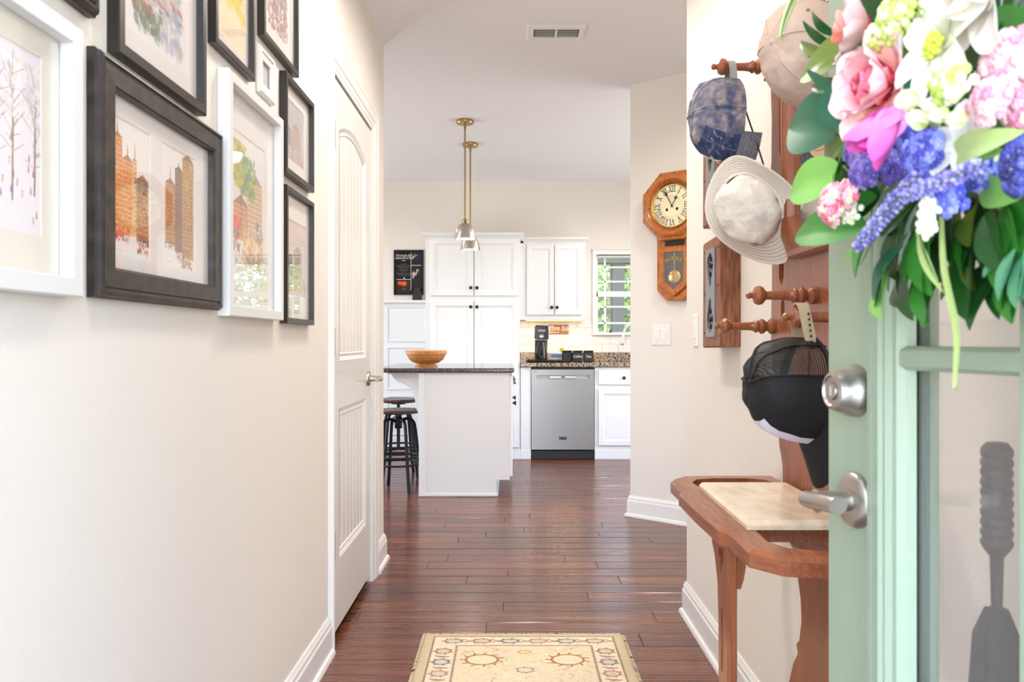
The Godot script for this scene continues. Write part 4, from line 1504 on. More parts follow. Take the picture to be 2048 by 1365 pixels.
func town_image(pink: bool) -> Image:
	var rr := RandomNumberGenerator.new()
	rr.seed = 101 if pink else 111
	var im := canvas(240, 320, rgb(214, 198, 190) if pink else rgb(196, 192, 194))
	wash(im, 0, 0, 240, 120, [rgb(230, 206, 190), rgb(206, 190, 186)] if pink else [rgb(176, 176, 186), rgb(196, 188, 184)], 80, 24, rr, 0.4)
	for k in 5:
		line(im, 0, 60 + k * 12, 240, 40 + k * 16, 0.8, rgb(110, 104, 106), 0.5)
	tower(im, 90, 130, 110, 240, [rgb(196, 176, 160), rgb(176, 160, 150)], rr, 0)
	tower(im, 20, 160, 60, 240, [rgb(120, 116, 116), rgb(146, 138, 130)], rr, 20)
	wash(im, 0, 236, 240, 320, [rgb(176, 152, 128), rgb(196, 176, 150), rgb(150, 130, 116)], 120, 14, rr, 0.5)
	crowd(im, 20, 120, 220, 256, 14, [rgb(80, 76, 80), rgb(140, 120, 110)], rr)
	return im

func boat_image() -> Image:
	var rr := RandomNumberGenerator.new()
	rr.seed = 121
	var im := canvas(120, 180, rgb(120, 150, 190))
	wash(im, 0, 0, 120, 90, [rgb(84, 120, 176), rgb(150, 176, 206)], 50, 14, rr, 0.5)
	wash(im, 0, 120, 120, 180, [rgb(96, 70, 66), rgb(150, 120, 100)], 50, 11, rr, 0.6)
	dab(im, 70, 118, 44, 15, 0.1, rgb(196, 52, 40), 0.9)
	dab(im, 60, 100, 26, 8, 0.1, rgb(236, 226, 216), 0.9)
	return im

func poster_image() -> Image:
	var rr := RandomNumberGenerator.new()
	rr.seed = 131
	var im := canvas(280, 434, rgb(14, 12, 12))
	var y := 132.0
	for l in [60, 140, 132, 90, 80, 120, 60, 144, 130, 110]:     # small print, too fine to read
		var x: float = 88.0 - l / 2.0
		while x < 88.0 + l / 2.0:
			var w := rr.randf_range(3, 8)
			line(im, x, y, x + w, y, 1.2, rgb(206, 204, 200), 0.65)
			x += w + 4
		y += 13
	for i in range(168, 270):
		for j in range(14, 140):
			im.set_pixel(i, j, rgb(40, 44, 56))
	for i in range(168, 270):
		for j in range(152, 372):
			im.set_pixel(i, j, rgb(44, 42, 40))
	for i in range(16, 156):
		for j in range(296, 416):
			im.set_pixel(i, j, rgb(48, 50, 36))
	for r in [[160, 14, 165, 400], [160, 142, 270, 148], [14, 284, 165, 290]]:
		for i in range(r[0], r[2]):
			for j in range(r[1], r[3]):
				im.set_pixel(i, j, rgb(214, 210, 206))
	for k in 14:
		dab(im, 72 + rr.randf_range(-34, 34), 330 + rr.randf_range(-14, 16), 22, 12, rr.randf_range(-0.5, 0.5), [rgb(226, 84, 40), rgb(240, 120, 70), rgb(206, 60, 36)][k % 3], 0.8)
	dab(im, 90, 384, 16, 4, 0.1, rgb(190, 170, 120), 0.8)
	for k in 18:
		dab(im, 186 + rr.randf_range(-12, 22), 236 + rr.randf_range(-28, 34), 13, 6, 1.9, rgb(206, 196, 192), 0.7)
	line(im, 216, 236, 222, 196, 5, rgb(214, 206, 200), 0.9)
	dab(im, 230, 192, 13, 9, 0.3, rgb(220, 214, 208), 0.9)
	line(im, 238, 196, 238, 220, 3, rgb(170, 150, 140), 0.9)
	for k in 5:
		line(im, 184, 66, 178 + k * 14, 30 + abs(k - 2) * 6, 2, rgb(206, 170, 176), 0.8)
	dab(im, 184, 66, 9, 7, 0, rgb(226, 210, 214), 0.9)
	dab(im, 94, 272, 10, 8, 0, rgb(230, 230, 230), 0.9)
	return im

func art(im: Image) -> StandardMaterial3D:
	im.adjust_bcs(0.95, 1.12, 1.3)
	var m := mat(Color.WHITE, 0.85)
	m.albedo_texture = ImageTexture.create_from_image(im)
	return m

# ------------------------------------------------------------------ the picture wall
# one framed picture: d0..d1, y0..y1 on the left wall; windows = cut-outs of the mat in local x0, y0, x1, y1
func picture(n: String, label: String, box: Array, thick: float, width: float, fm: Material, matm: Material, wins: Array, arts: Array, ornate := 0) -> void:
	var w: float = box[1] - box[0]
	var h: float = box[3] - box[2]
	var xf := wall_l(LW + 0.001, (box[2] + box[3]) / 2, (box[0] + box[1]) / 2)
	var t := thing(n, label, "picture", P(LW, box[2], (box[0] + box[1]) / 2), "pictures on the left hall wall")
	var s := nst()
	var a := w / 2
	var b := h / 2
	var fl := 0.010
	var steps := [[0, 0], [0, thick - 0.002], [0.002, thick], [width - 0.001, thick], [width, thick - 0.001], [width, fl - 0.004]]
	if ornate == 1:
		steps = [[0, 0], [0, 0.012], [0.003, 0.015], [0.004, 0.019], [0.007, 0.022], [0.011, 0.023], [0.012, 0.019], [0.016, 0.018], [0.018, 0.0205], [width - 0.004, 0.0215], [width - 0.002, 0.0185], [width, 0.018], [width, fl - 0.004]]
	elif ornate == 2:
		steps = [[0, 0], [0, 0.008], [0.004, 0.012], [0.012, 0.012], [0.016, 0.009], [width, 0.0075], [width, 0.003]]
		fl = 0.0055
	var loops := []
	for q in steps:
		loops.append(rect(xf, a - q[0], b - q[0], q[1]))
	loft(s, loops, true, false)
	obj("frame", s, fm, t)
	s = nst()
	var holes := []
	for q in wins:
		holes.append(poly([q[0], q[1], q[2], q[1], q[2], q[3], q[0], q[3]]))
	plate(s, poly([-a + width - 0.002, -b + width - 0.002, a - width + 0.002, -b + width - 0.002, a - width + 0.002, b - width + 0.002, -a + width - 0.002, b - width + 0.002]), holes, fl - 0.0075, fl - 0.005, xf)
	obj("mat_board", s, matm, t)
	for i in wins.size():
		var q = wins[i]
		s = nst()
		var e := 0.001
		quad(s, xf * Vector3(q[0] - e, q[1] - e, fl - 0.007), xf * Vector3(q[2] + e, q[1] - e, fl - 0.007), xf * Vector3(q[2] + e, q[3] + e, fl - 0.007), xf * Vector3(q[0] - e, q[3] + e, fl - 0.007))
		obj("print", s, arts[i], t)
	s = nst()
	dboxx(s, xf, Vector3(0, 0, fl - 0.002), Vector3(w - width * 2 + 0.002, h - width * 2 + 0.002, 0.002))
	obj("glass", s, M.pane, t)

func gallery() -> void:
	var bf: Material = M.blackframe
	picture("framed_picture", "white framed drawing of bare trees and small figures, lowest and nearest the front door", [0.66, 1.168, 1.1735, 1.563], 0.026, 0.027, M.whiteframe, M.cream, [[-0.175, -0.115, 0.185, 0.13]], [art(trees_image())])
	picture("framed_picture", "wide dark brown frame with two orange city street prints side by side", [1.224, 1.747, 1.177, 1.562], 0.022, 0.05, M.espresso, M.paper, [[-0.2, -0.118, -0.055, 0.11], [-0.008, -0.118, 0.147, 0.11]], [art(street_image(0)), art(street_image(1))], 1)
	picture("framed_picture", "tall white framed watercolour of a yellow tree and red cafe awning", [1.768, 2.188, 1.166, 1.715], 0.027, 0.024, M.whiteframe, M.paper, [[-0.145, -0.19, 0.115, 0.165]], [art(corner_cafe_image())])
	picture("framed_picture", "black framed grey town street print nearest the door casing, upper of the pair", [2.239, 2.556, 1.583, 1.868], 0.02, 0.017, bf, M.paper, [[-0.115, -0.085, 0.085, 0.088]], [art(town_image(false))])
	picture("framed_picture", "black framed pale town print by the door casing, lower of the pair", [2.245, 2.556, 1.16, 1.551], 0.02, 0.016, bf, M.paper, [[-0.105, -0.11, 0.105, 0.11]], [art(town_image(true))])
	picture("framed_picture", "black framed watercolour of a harbour with red boats above the dark wide frame", [1.286, 1.655, 1.575, 2.08], 0.02, 0.02, bf, M.paper, [[-0.135, -0.19, 0.125, 0.17]], [art(harbour_image())])
	picture("framed_picture", "black framed cream print with a bold yellow diagonal stroke", [1.712, 1.975, 1.75, 2.11], 0.018, 0.016, bf, M.paper, [[-0.1, -0.14, 0.1, 0.14]], [art(yellow_image())])
	picture("framed_picture", "black framed dense brown and blue mosaic print, highest near the door casing", [2.045, 2.38, 1.893, 2.3], 0.018, 0.016, bf, M.paper, [[-0.12, -0.15, 0.12, 0.15]], [art(mosaic_image())])
	picture("framed_picture", "tiny white framed picture of a red boat under blue sky", [2.037, 2.165, 1.746, 1.868], 0.012, 0.03, M.whiteframe, M.black, [[-0.03, -0.027, 0.03, 0.027]], [art(boat_image())], 2)
	picture("framed_picture", "dark frame whose lower right corner shows at the top left", [0.74, 1.227, 1.605, 2.05], 0.026, 0.04, M.espresso, M.paper, [[-0.15, -0.13, 0.15, 0.13]], [art(town_image(true))], 1)

# ------------------------------------------------------------------ clock, switches, wooden moulds
func clock_and_switches() -> void:
	var bas := Basis(Vector3(0.76, 0, 0.65), Vector3.UP, Vector3(-0.65, 0, 0.76))
	var c := Vector3(0.75 + 0.76 * 0.34, 1.922, -5.07 + 0.65 * 0.34)
	var xf := Transform3D(bas.orthonormalized(), c)
	var t := thing("wall_clock", "octagonal wooden regulator wall clock with Roman numerals and pendulum box", "clock", Vector3(c.x, 1.35, c.z))
	var octo := func(r: float, z: float):
		var l := PackedVector3Array()
		for k in 8:
			var a := PI / 8 + k * PI / 4
			l.append(xf * Vector3(r * cos(a) / cos(PI / 8), r * sin(a) / cos(PI / 8), z))
		return l
	var s := nst()
	loft(s, [octo.call(0.205, 0.0), octo.call(0.205, 0.07), octo.call(0.2, 0.078), octo.call(0.188, 0.08)], true, false)
	var r0 := PackedVector3Array()
	var rings := [[0.186, 0.08], [0.18, 0.096], [0.166, 0.101], [0.158, 0.098], [0.15, 0.086], [0.146, 0.078], [0.144, 0.08], [0.138, 0.078]]
	var loops := []
	for q in rings:
		var l := PackedVector3Array()
		for k in 48:
			var a := TAU * k / 48
			var rad: float = q[0]
			if q == rings[0]:
				var seg := fposmod(a - PI / 8, PI / 4) - PI / 8
				rad = 0.188 / cos(seg)
			l.append(xf * Vector3(rad * cos(a), rad * sin(a), q[1]))
		loops.append(l)
	loft(s, loops, false, false, 1)
	obj("octagon_case", s, M.oak, t)
	s = nst()
	lathe(s, [Vector2(0.141, 0.076), Vector2(0.141, 0.086), Vector2(0.136, 0.09), Vector2(0.128, 0.084), Vector2(0.127, 0.076)], 48, xf * Transform3D(Basis(Vector3.RIGHT, Vector3(0, 0, 1), Vector3(0, -1, 0)), Vector3.ZERO))
	obj("bezel", s, M.gold, t)
	var fx := xf * Transform3D(Basis(Vector3.RIGHT, Vector3(0, 0, 1), Vector3(0, -1, 0)), Vector3.ZERO)
	s = nst()
	lathe(s, [Vector2(0.0, 0.0765), Vector2(0.062, 0.0765), Vector2(0.0645, 0.078), Vector2(0.067, 0.0765), Vector2(0.13, 0.0765)], 48, fx)
	var dial := obj("dial", s, mat(rgb(232, 222, 184), 0.5), t)
	for k in 12:
		var a := -TAU * (k + 1) / 12.0
		var tx := xf * Transform3D(Basis(Vector3(0, 0, 1), a), Vector3(-sin(a) * 0.099, cos(a) * 0.099, 0.0772))
		var q := words("numeral", ["I", "II", "III", "IIII", "V", "VI", "VII", "VIII", "IX", "X", "XI", "XII"][k], 0.05, M.black, dial, tx.scaled_local(Vector3(0.72, 1.0, 1)), "Droid Serif", 0.0006)
	for sx in [-0.035, 0.033]:
		s = nst()
		lathe(s, [Vector2(0.0, 0.0775), Vector2(0.009, 0.0775)], 12, fx * Transform3D(Basis(), Vector3(sx, 0, 0.022)))
		obj("winding_hole", s, M.black, dial)
	for q in [[0.52, 0.075, 0.010], [-0.50, 0.118, 0.008]]:      # hour just past the I, minute before the XI... read 12:55
		s = nst()
		var ax := Transform3D(Basis(Vector3(0, 0, 1), -q[0]), Vector3(0, 0, 0))
		plate(s, poly([-0.002, -0.012, 0.002, -0.012, 0.002, q[1] * 0.55, q[2], q[1] * 0.68, 0.0025, q[1] * 0.8, 0.0, q[1], -0.0025, q[1] * 0.8, -q[2], q[1] * 0.68, -0.002, q[1] * 0.55]), [], 0.079, 0.0802, xf * ax)
		lathe(s, [Vector2(0.006, 0.0795), Vector2(0.006, 0.081), Vector2(0.0, 0.0815)], 12, fx)
		obj("hand", s, M.black, t)
	s = nst()
	cbox(s, Vector3(-0.152, 0.003, 0.092), Vector3(0.02, 0.012, 0.008), 0.002, xf)
	obj("catch", s, M.gold, t)
	# pendulum box
	var outl := poly([-0.122, -0.16, -0.122, -0.505, -0.055, -0.568, 0.055, -0.568, 0.122, -0.505, 0.122, -0.16])
	var win := poly([-0.066, -0.275, -0.066, -0.452, 0.0, -0.5, 0.066, -0.452, 0.066, -0.275])
	s = nst()
	plate(s, outl, [], 0.0, 0.045, xf, 0.003)
	obj("pendulum_box", s, M.oak, t)
	s = nst()
	plate(s, poly([-0.098, -0.252, -0.098, -0.475, 0.0, -0.545, 0.098, -0.475, 0.098, -0.252]), [win], 0.045, 0.062, xf, 0.004)
	obj("box_door", s, M.oak, t)
	s = nst()
	plate(s, win, [], 0.0455, 0.046, xf)
	obj("box_interior", s, mat(rgb(40, 28, 15), 0.6), t)
	s = nst()
	lathe(s, [Vector2(0.0, 0.047), Vector2(0.036, 0.0475), Vector2(0.04, 0.05), Vector2(0.034, 0.053), Vector2(0.0, 0.056)], 32, fx * Transform3D(Basis(), Vector3(0.0, 0, 0.425)))
	cbox(s, Vector3(0, -0.33, 0.0485), Vector3(0.006, 0.13, 0.002), 0.0005, xf)
	obj("pendulum", s, M.gold, t)
	s = nst()
	plate(s, win, [], 0.0565, 0.058, xf)
	obj("box_glass", s, M.pane, t)
	var letters := "REGULATOR"
	for k in 9:
		var a := (k - 4) * 0.12
		words("letter", letters[k], 0.028, M.gold, t, xf * Transform3D(Basis(Vector3(0, 0, 1), -a), Vector3(sin(a) * 0.105, -0.42 + cos(a) * 0.105, 0.0585)), "Droid Serif", 0.0004)
	s = nst()
	cbox(s, Vector3(0, -0.222, 0.048), Vector3(0.13, 0.03, 0.006), 0.002, xf)
	obj("name_plate", s, M.black, t)
	s = nst()
	cbox(s, Vector3(-0.108, -0.36, 0.055), Vector3(0.008, 0.03, 0.012), 0.003, xf)
	obj("door_catch", s, M.oak, t)
	# double switch on the angled wall
	var sp := Vector3(0.75 + 0.76 * 0.224, 1.147, -5.07 + 0.65 * 0.224)
	switch_plate("white double rocker switch below the clock on the angled wall", Transform3D(bas.orthonormalized(), sp), 0.125, [-0.024, 0.024])
	switch_plate("white single switch at the end of the right hall wall", wall_r(RW, 1.15, 3.08), 0.075, [0.0])
	mould("wooden shoe mould block with two pewter hollows beside the hat rack, lower one", 1.087, 1.446)
	mould("wooden mould block partly behind the denim cap, upper one", 1.49, 1.80)

func switch_plate(label: String, xf: Transform3D, w: float, at: Array) -> void:
	var t := thing("light_switch", label, "switch", xf.origin)
	var s := nst()
	cbox(s, Vector3(0, 0, 0.003), Vector3(w, 0.125, 0.006), 0.0025, xf)
	obj("plate", s, M.plastic, t)
	for x in at:
		s = nst()
		cbox(s, Vector3(x, 0, 0.0055), Vector3(0.036, 0.07, 0.004), 0.001, xf)
		cbox(s, Vector3(x, 0, 0.0065), Vector3(0.032, 0.066, 0.007), 0.002, xf * Transform3D(Basis(Vector3.RIGHT, 0.06), Vector3.ZERO))
		obj("rocker", s, M.plastic, t)
		for y in [-0.048, 0.048]:
			s = nst()
			lathe(s, [Vector2(0.003, 0.0), Vector2(0.0025, 0.0015), Vector2(0.0, 0.002)], 10, xf * Transform3D(Basis(Vector3.RIGHT, Vector3(0, 0, 1), Vector3(0, -1, 0)), Vector3(x, y, 0.0058)))
			obj("screw", s, M.nickel, t)

func mould(label: String, y0: float, y1: float) -> void:
	var xf := wall_r(RW, (y0 + y1) / 2, 2.595)
	var t := thing("wooden_mould", label, "mould", P(RW, y0, 2.595), "wooden moulds on the right wall")
	var s := nst()
	var hy := (y1 - y0) / 2
	plate(s, poly([-0.115, -hy, 0.112, -hy + 0.004, 0.115, hy, -0.11, hy - 0.008]), [], 0.0, 0.064, xf, 0.004)
	obj("block", s, M.mold, t)
	var k := hy / 0.18
	var bulb := func(sg: float):
		var half := PackedVector2Array([Vector2(0.0, 0.010 * sg * k), Vector2(0.004, 0.022 * sg * k), Vector2(0.014, 0.028 * sg * k), Vector2(0.016, 0.04 * sg * k), Vector2(0.024, 0.06 * sg * k), Vector2(0.034, 0.09 * sg * k), Vector2(0.036, 0.108 * sg * k), Vector2(0.028, 0.124 * sg * k), Vector2(0.012, 0.134 * sg * k), Vector2(0.0, 0.142 * sg * k)])
		for i in half.size():
			half[i] *= Vector2(1.12, 0.93)
		return mirror_x(half)
	s = nst()
	plate(s, poly([-0.056, -0.143 * k, 0.056, -0.143 * k, 0.056, 0.143 * k, -0.056, 0.143 * k]), [bulb.call(1.0), bulb.call(-1.0)], 0.0645, 0.068, xf)
	obj("metal_plate", s, M.pewter, t)
	for sg in [1.0, -1.0]:
		s = nst()
		plate(s, bulb.call(sg), [], 0.0641, 0.0648, xf)
		for q in [[-0.012, 0.09], [0.012, 0.085], [0.0, 0.11], [-0.006, 0.06]]:
			ball(s, xf * Vector3(q[0], q[1] * sg * k, 0.0655), Vector3(0.006, 0.009, 0.003), 8, 4, xf.basis)
		obj("hollow", s, mat(rgb(30, 29, 30), 0.25, 0.6), t)
	for q in [[-0.09, 0.14], [0.09, 0.14], [-0.09, 0.0], [0.09, 0.02], [-0.09, -0.13], [0.09, -0.14]]:
		s = nst()
		lathe(s, [Vector2(0.004, 0.064), Vector2(0.003, 0.066), Vector2(0.0, 0.0665)], 8, xf * Transform3D(Basis(Vector3.RIGHT, Vector3(0, 0, 1), Vector3(0, -1, 0)), Vector3(q[0], q[1] * k, 0)))
		obj("nail", s, M.dark, t)

# ------------------------------------------------------------------ hall tree
const DC := 1.77           # its middle along the wall

func hall_tree() -> void:
	var t := thing("hall_tree", "reddish wooden hall tree with mirror, turned pegs and a shelf", "hall tree", P(0.6, 0, DC))
	var xf := wall_r(RW - 0.006, 0.0, DC)
	# back: fretwork board, in two lengths, standing on the floor against the wall
	var up := mirror_x(PackedVector2Array([Vector2(0.24, 0.94), Vector2(0.3, 0.98), Vector2(0.325, 1.05), Vector2(0.335, 1.13), Vector2(0.327, 1.25), Vector2(0.322, 1.45), Vector2(0.34, 1.5), Vector2(0.345, 1.535), Vector2(0.33, 1.58), Vector2(0.328, 1.7), Vector2(0.335, 1.76), Vector2(0.34, 1.85), Vector2(0.31, 1.9), Vector2(0.22, 1.93), Vector2(0.12, 2.0), Vector2(0.0, 2.03)]))
	var holes := []
	for sx in [-1.0, 1.0]:
		var slot := func(ya: float, yb: float, x: float, w: float): return PackedVector2Array([Vector2(sx * x - w, ya + 0.02), Vector2(sx * x, ya), Vector2(sx * x + w, ya + 0.02), Vector2(sx * x + w, yb - 0.015), Vector2(sx * x, yb), Vector2(sx * x - w, yb - 0.015)])
		holes.append(slot.call(1.57, 1.77, 0.25, 0.016))
		holes.append(slot.call(1.25, 1.53, 0.25, 0.018))
		holes.append(oval(sx * 0.1, 1.215, 0.014, 0.02, 10))
		holes.append(oval(sx * 0.06, 1.06, 0.01, 0.03, 10))
		holes.append(oval(sx * 0.24, 1.19, 0.014, 0.028, 10))
	var s := nst()
	plate(s, up, holes, 0.0, 0.024, xf, 0.003)
	obj("back_board", s, M.cherry, t)
	var low := mirror_x(PackedVector2Array([Vector2(0.30, 0.0), Vector2(0.26, 0.06), Vector2(0.22, 0.16), Vector2(0.2, 0.27), Vector2(0.17, 0.33), Vector2(0.14, 0.365), Vector2(0.15, 0.385), Vector2(0.13, 0.4), Vector2(0.115, 0.45), Vector2(0.12, 0.5), Vector2(0.14, 0.545), Vector2(0.16, 0.57), Vector2(0.155, 0.6), Vector2(0.19, 0.61), Vector2(0.22, 0.64), Vector2(0.24, 0.68), Vector2(0.24, 0.72), Vector2(0.248, 0.8), Vector2(0.27, 0.84), Vector2(0.278, 0.875), Vector2(0.262, 0.9), Vector2(0.24, 0.895), Vector2(0.2, 0.945), Vector2(0.0, 0.955)]))
	s = nst()
	plate(s, low, [oval(-0.1, 0.875, 0.012, 0.026, 10), oval(0.1, 0.875, 0.012, 0.026, 10), oval(0.0, 0.87, 0.012, 0.026, 10)], 0.0, 0.023, xf, 0.003)
	obj("lower_board", s, M.cherry, t)
	# mirror in a heavy octagonal moulding
	var ring := func(o: float, z: float):
		var l := PackedVector3Array()
		for q in [[-0.19, 1.36], [-0.14, 1.305], [0.14, 1.305], [0.19, 1.36], [0.19, 1.76], [0.12, 1.83], [-0.12, 1.83], [-0.19, 1.76]]:
			l.append(xf * Vector3(q[0] - sign(q[0]) * o, q[1] + (o if q[1] < 1.5 else -o), z))
		return l
	s = nst()
	loft(s, [ring.call(0.0, 0.024), ring.call(0.0, 0.04), ring.call(0.006, 0.048), ring.call(0.02, 0.05), ring.call(0.026, 0.044), ring.call(0.036, 0.05), ring.call(0.046, 0.046), ring.call(0.052, 0.028)], false, false)
	obj("mirror_frame", s, M.cherry, t)
	s = nst()
	loft(s, [ring.call(0.05, 0.0265), ring.call(0.05, 0.03)], true, true)
	obj("mirror", s, M.mirror, t)
	# pegs
	for q in [[2.1, 1.83, 0.0], [1.5, 1.83, 0.0], [1.82, 1.945, 0.0], [1.79, 1.212, -0.004], [2.07, 1.148, -0.012], [1.55, 1.156, 0.0]]:
		s = nst()
		var px := Transform3D(Basis(Vector3.UP, Vector3(-1, q[2] * 3, 0).normalized(), Vector3(0, 0, 1)).orthonormalized(), P(RW - 0.03, q[1], q[0]))
		lathe(s, [Vector2(0.0, 0.0), Vector2(0.019, 0.0), Vector2(0.02, 0.012), Vector2(0.012, 0.02), Vector2(0.013, 0.024), Vector2(0.019, 0.03), Vector2(0.02, 0.036), Vector2(0.014, 0.042), Vector2(0.017, 0.05), Vector2(0.012, 0.056), Vector2(0.0105, 0.07), Vector2(0.0095, 0.112), Vector2(0.013, 0.115), Vector2(0.02, 0.121), Vector2(0.022, 0.129), Vector2(0.018, 0.137), Vector2(0.007, 0.141), Vector2(0.006, 0.145), Vector2(0.0085, 0.151), Vector2(0.005, 0.156), Vector2(0.0, 0.157)], 18, px)
		obj("peg", s, M.cherry_flat, t)
	# shelf with umbrella openings; drawn from above with local x along the wall (away), y towards the wall
	var sx := Transform3D(Basis(Vector3(0, 0, -1), Vector3(1, 0, 0), Vector3(0, 1, 0)), P(0, 0, 1.735))
	var half := PackedVector2Array([Vector2(0.0, 0.70), Vector2(0.41, 0.70), Vector2(0.412, 0.53), Vector2(0.40, 0.455), Vector2(0.345, 0.412), Vector2(0.205, 0.412), Vector2(0.185, 0.40), Vector2(0.0, 0.398)])
	var outl := PackedVector2Array(half)
	for i in range(half.size() - 1, -1, -1):
		if half[i].x > 0.001:
			outl.append(Vector2(-half[i].x, half[i].y))
	var hl := []
	for sg in [-1.0, 1.0]:
		hl.append(PackedVector2Array([Vector2(sg * 0.185, 0.465), Vector2(sg * 0.3, 0.458), Vector2(sg * 0.345, 0.48), Vector2(sg * 0.362, 0.53), Vector2(sg * 0.362, 0.62), Vector2(sg * 0.34, 0.655), Vector2(sg * 0.3, 0.665), Vector2(sg * 0.185, 0.66), Vector2(sg * 0.17, 0.64), Vector2(sg * 0.17, 0.485)]))
	s = nst()
	plate(s, outl, hl, 0.716, 0.75, sx, 0.009)
	obj("shelf", s, M.cherry_flat, t)
	s = nst()
	plate(s, poly([-0.17, 0.62, 0.17, 0.62, 0.17, 0.684, -0.17, 0.684]), [], 0.66, 0.717, sx, 0.002)
	obj("apron", s, M.cherry_flat, t)
	# front leg: fretted board with a fin towards the wall
	s = nst()
	var lx := Transform3D(Basis(Vector3(0, 0, -1), Vector3.UP, Vector3(1, 0, 0)), P(0.418, 0, 0))
	plate(s, poly([1.555, 0.716, 1.556, 0.05, 1.54, 0.0, 1.645, 0.0, 1.625, 0.05, 1.617, 0.3, 1.62, 0.55, 1.628, 0.62, 1.648, 0.665, 1.672, 0.69, 1.682, 0.716]), [PackedVector2Array([Vector2(1.593, 0.45), Vector2(1.6, 0.455), Vector2(1.6, 0.575), Vector2(1.593, 0.58), Vector2(1.586, 0.575), Vector2(1.586, 0.455)]), PackedVector2Array([Vector2(1.6, 0.645), Vector2(1.612, 0.66), Vector2(1.606, 0.672), Vector2(1.624, 0.68), Vector2(1.616, 0.694), Vector2(1.585, 0.698), Vector2(1.583, 0.672), Vector2(1.592, 0.664)])], 0.0, 0.02, lx, 0.002)
	var fx := Transform3D(Basis(), P(0, 0, 1.58))
	plate(s, poly([0.437, 0.716, 0.437, 0.626, 0.446, 0.626, 0.452, 0.645, 0.456, 0.67, 0.452, 0.70, 0.458, 0.716]), [], 0.0, 0.022, fx, 0.001)
	obj("leg", s, M.cherry, t)
	# marble tile lying on the shelf
	t = thing("marble_slab", "cream bevelled stone slab lying on the hall tree shelf", "slab", P(0.555, 0.7505, 1.745))
	s = nst()
	var mx := sx
	var ms := []
	for q in [[0.0, 0.7505], [0.0, 0.759], [0.006, 0.766], [0.012, 0.7675]]:
		ms.append(PackedVector3Array([mx * Vector3(-0.215 + q[0], 0.446 + q[0], q[1]), mx * Vector3(0.215 - q[0], 0.456 + q[0], q[1]), mx * Vector3(0.215 - q[0], 0.672 - q[0], q[1]), mx * Vector3(-0.215 + q[0], 0.665 - q[0], q[1])]))
	loft(s, ms)
	obj("slab", s, M.marble, t)

# ------------------------------------------------------------------ hats
# a hat's own axes: y out of the crown, z to the front
func hat_frame(at: Vector3, crown_dir: Vector3, front: Vector3) -> Transform3D:
	var y := crown_dir.normalized()
	var z := (front - y * front.dot(y)).normalized()
	return Transform3D(Basis(y.cross(z), y, z), at)

func crown_point(u: float, w: float, rx: float, rz: float, hh: float, wr: float, n: FastNoiseLite) -> Vector3:
	# u round the head, w from rim to button
	var a := TAU * u
	var k := pow(cos(w * PI / 2), 0.62)
	var y := hh * pow(sin(w * PI / 2), 0.85)
	var p := Vector3(sin(a) * rx * k, y, cos(a) * rz * k * (1.0 + 0.06 * cos(a) * (1.0 - w)))
	var seam := pow(abs(cos(a * 3.0)), 24.0) * 0.0016 * (1.0 - w)
	var q := n.get_noise_3d(p.x * 400.0, p.y * 400.0, p.z * 400.0)
	return p * (1.0 + seam * 8.0 + wr * q)

func cap(n: String, label: String, xf: Transform3D, rx: float, rz: float, hh: float, wr: float, cm: Material, bm: Material, strap: Array, sd: int, sm: Material, bill_l := 0.07, skip_back := false, droop := 0.03) -> Node3D:
	var nz := FastNoiseLite.new()
	nz.seed = sd
	nz.frequency = 0.05
	var t := thing(n, label, "cap", xf.origin, "hats on the hall tree")
	var s := nst()
	sheet(s, func(u, w): return xf * crown_point(u, w, rx, rz, hh, wr, nz), 48, 14)
	obj("crown", s, cm, t)
	s = nst()
	for k in 6:
		var rib := []
		for j in 11:
			rib.append(xf * (crown_point(k / 6.0 + 1.0 / 12.0, j / 10.5, rx, rz, hh, wr, nz) * 1.004))
		tube(s, rib, 0.0016, 6)
	obj("seam", s, cm, t)
	s = nst()
	ball(s, xf * Vector3(0, hh * 1.005, 0), Vector3(0.007, 0.004, 0.007), 10, 6, xf.basis)
	obj("button", s, cm, t)
	# bill: an upper and a lower face with a rounded rim
	s = nst()
	var bill := func(u: float, w: float, off: float):
		var a := (u - 0.5) * 2.1
		var rim := Vector3(sin(a) * rx, 0.0, cos(a) * rz * 1.06)
		var l := bill_l * pow(max(0.0, cos(a / 1.05 * PI / 2)), 0.7)
		var x := rim.x * (1.0 + 0.06 * w)
		return xf * Vector3(x, 0.004 - droop * pow(abs(x) / rx, 2.0) * w - 0.012 * w + off, rim.z + l * w)
	sheet(s, func(u, w): return bill.call(u, w, 0.0014), 24, 8)
	sheet(s, func(u, w): return bill.call(u, w, -0.0014), 24, 8)
	var edge := []
	for k in 25:
		edge.append(bill.call(k / 24.0, 1.0, 0.0))
	tube(s, edge, 0.002, 6)
	obj("bill", s, bm, t)
	for k in 4:
		s = nst()
		var st := []
		for j in 23:
			st.append(bill.call((j + 1) / 24.0, 0.25 + k * 0.2, 0.0022))
		tube(s, st, 0.0006, 4)
		obj("stitching", s, sm, t)
	if strap:
		s = nst()
		band(s, strap, Vector3(1, 0, 0), 0.019, 0.0025)
		obj("strap", s, sm, t)
	for k in 4:
		s = nst()
		var e := xf * (crown_point(k / 6.0 + 1.0 / 6.0 + (0.0 if k < 2 else 1.0 / 6.0), 0.45, rx, rz, hh, wr, nz) * 1.006)
		ball(s, e, Vector3.ONE * 0.0034, 8, 5)
		obj("eyelet", s, sm, t)
	return t

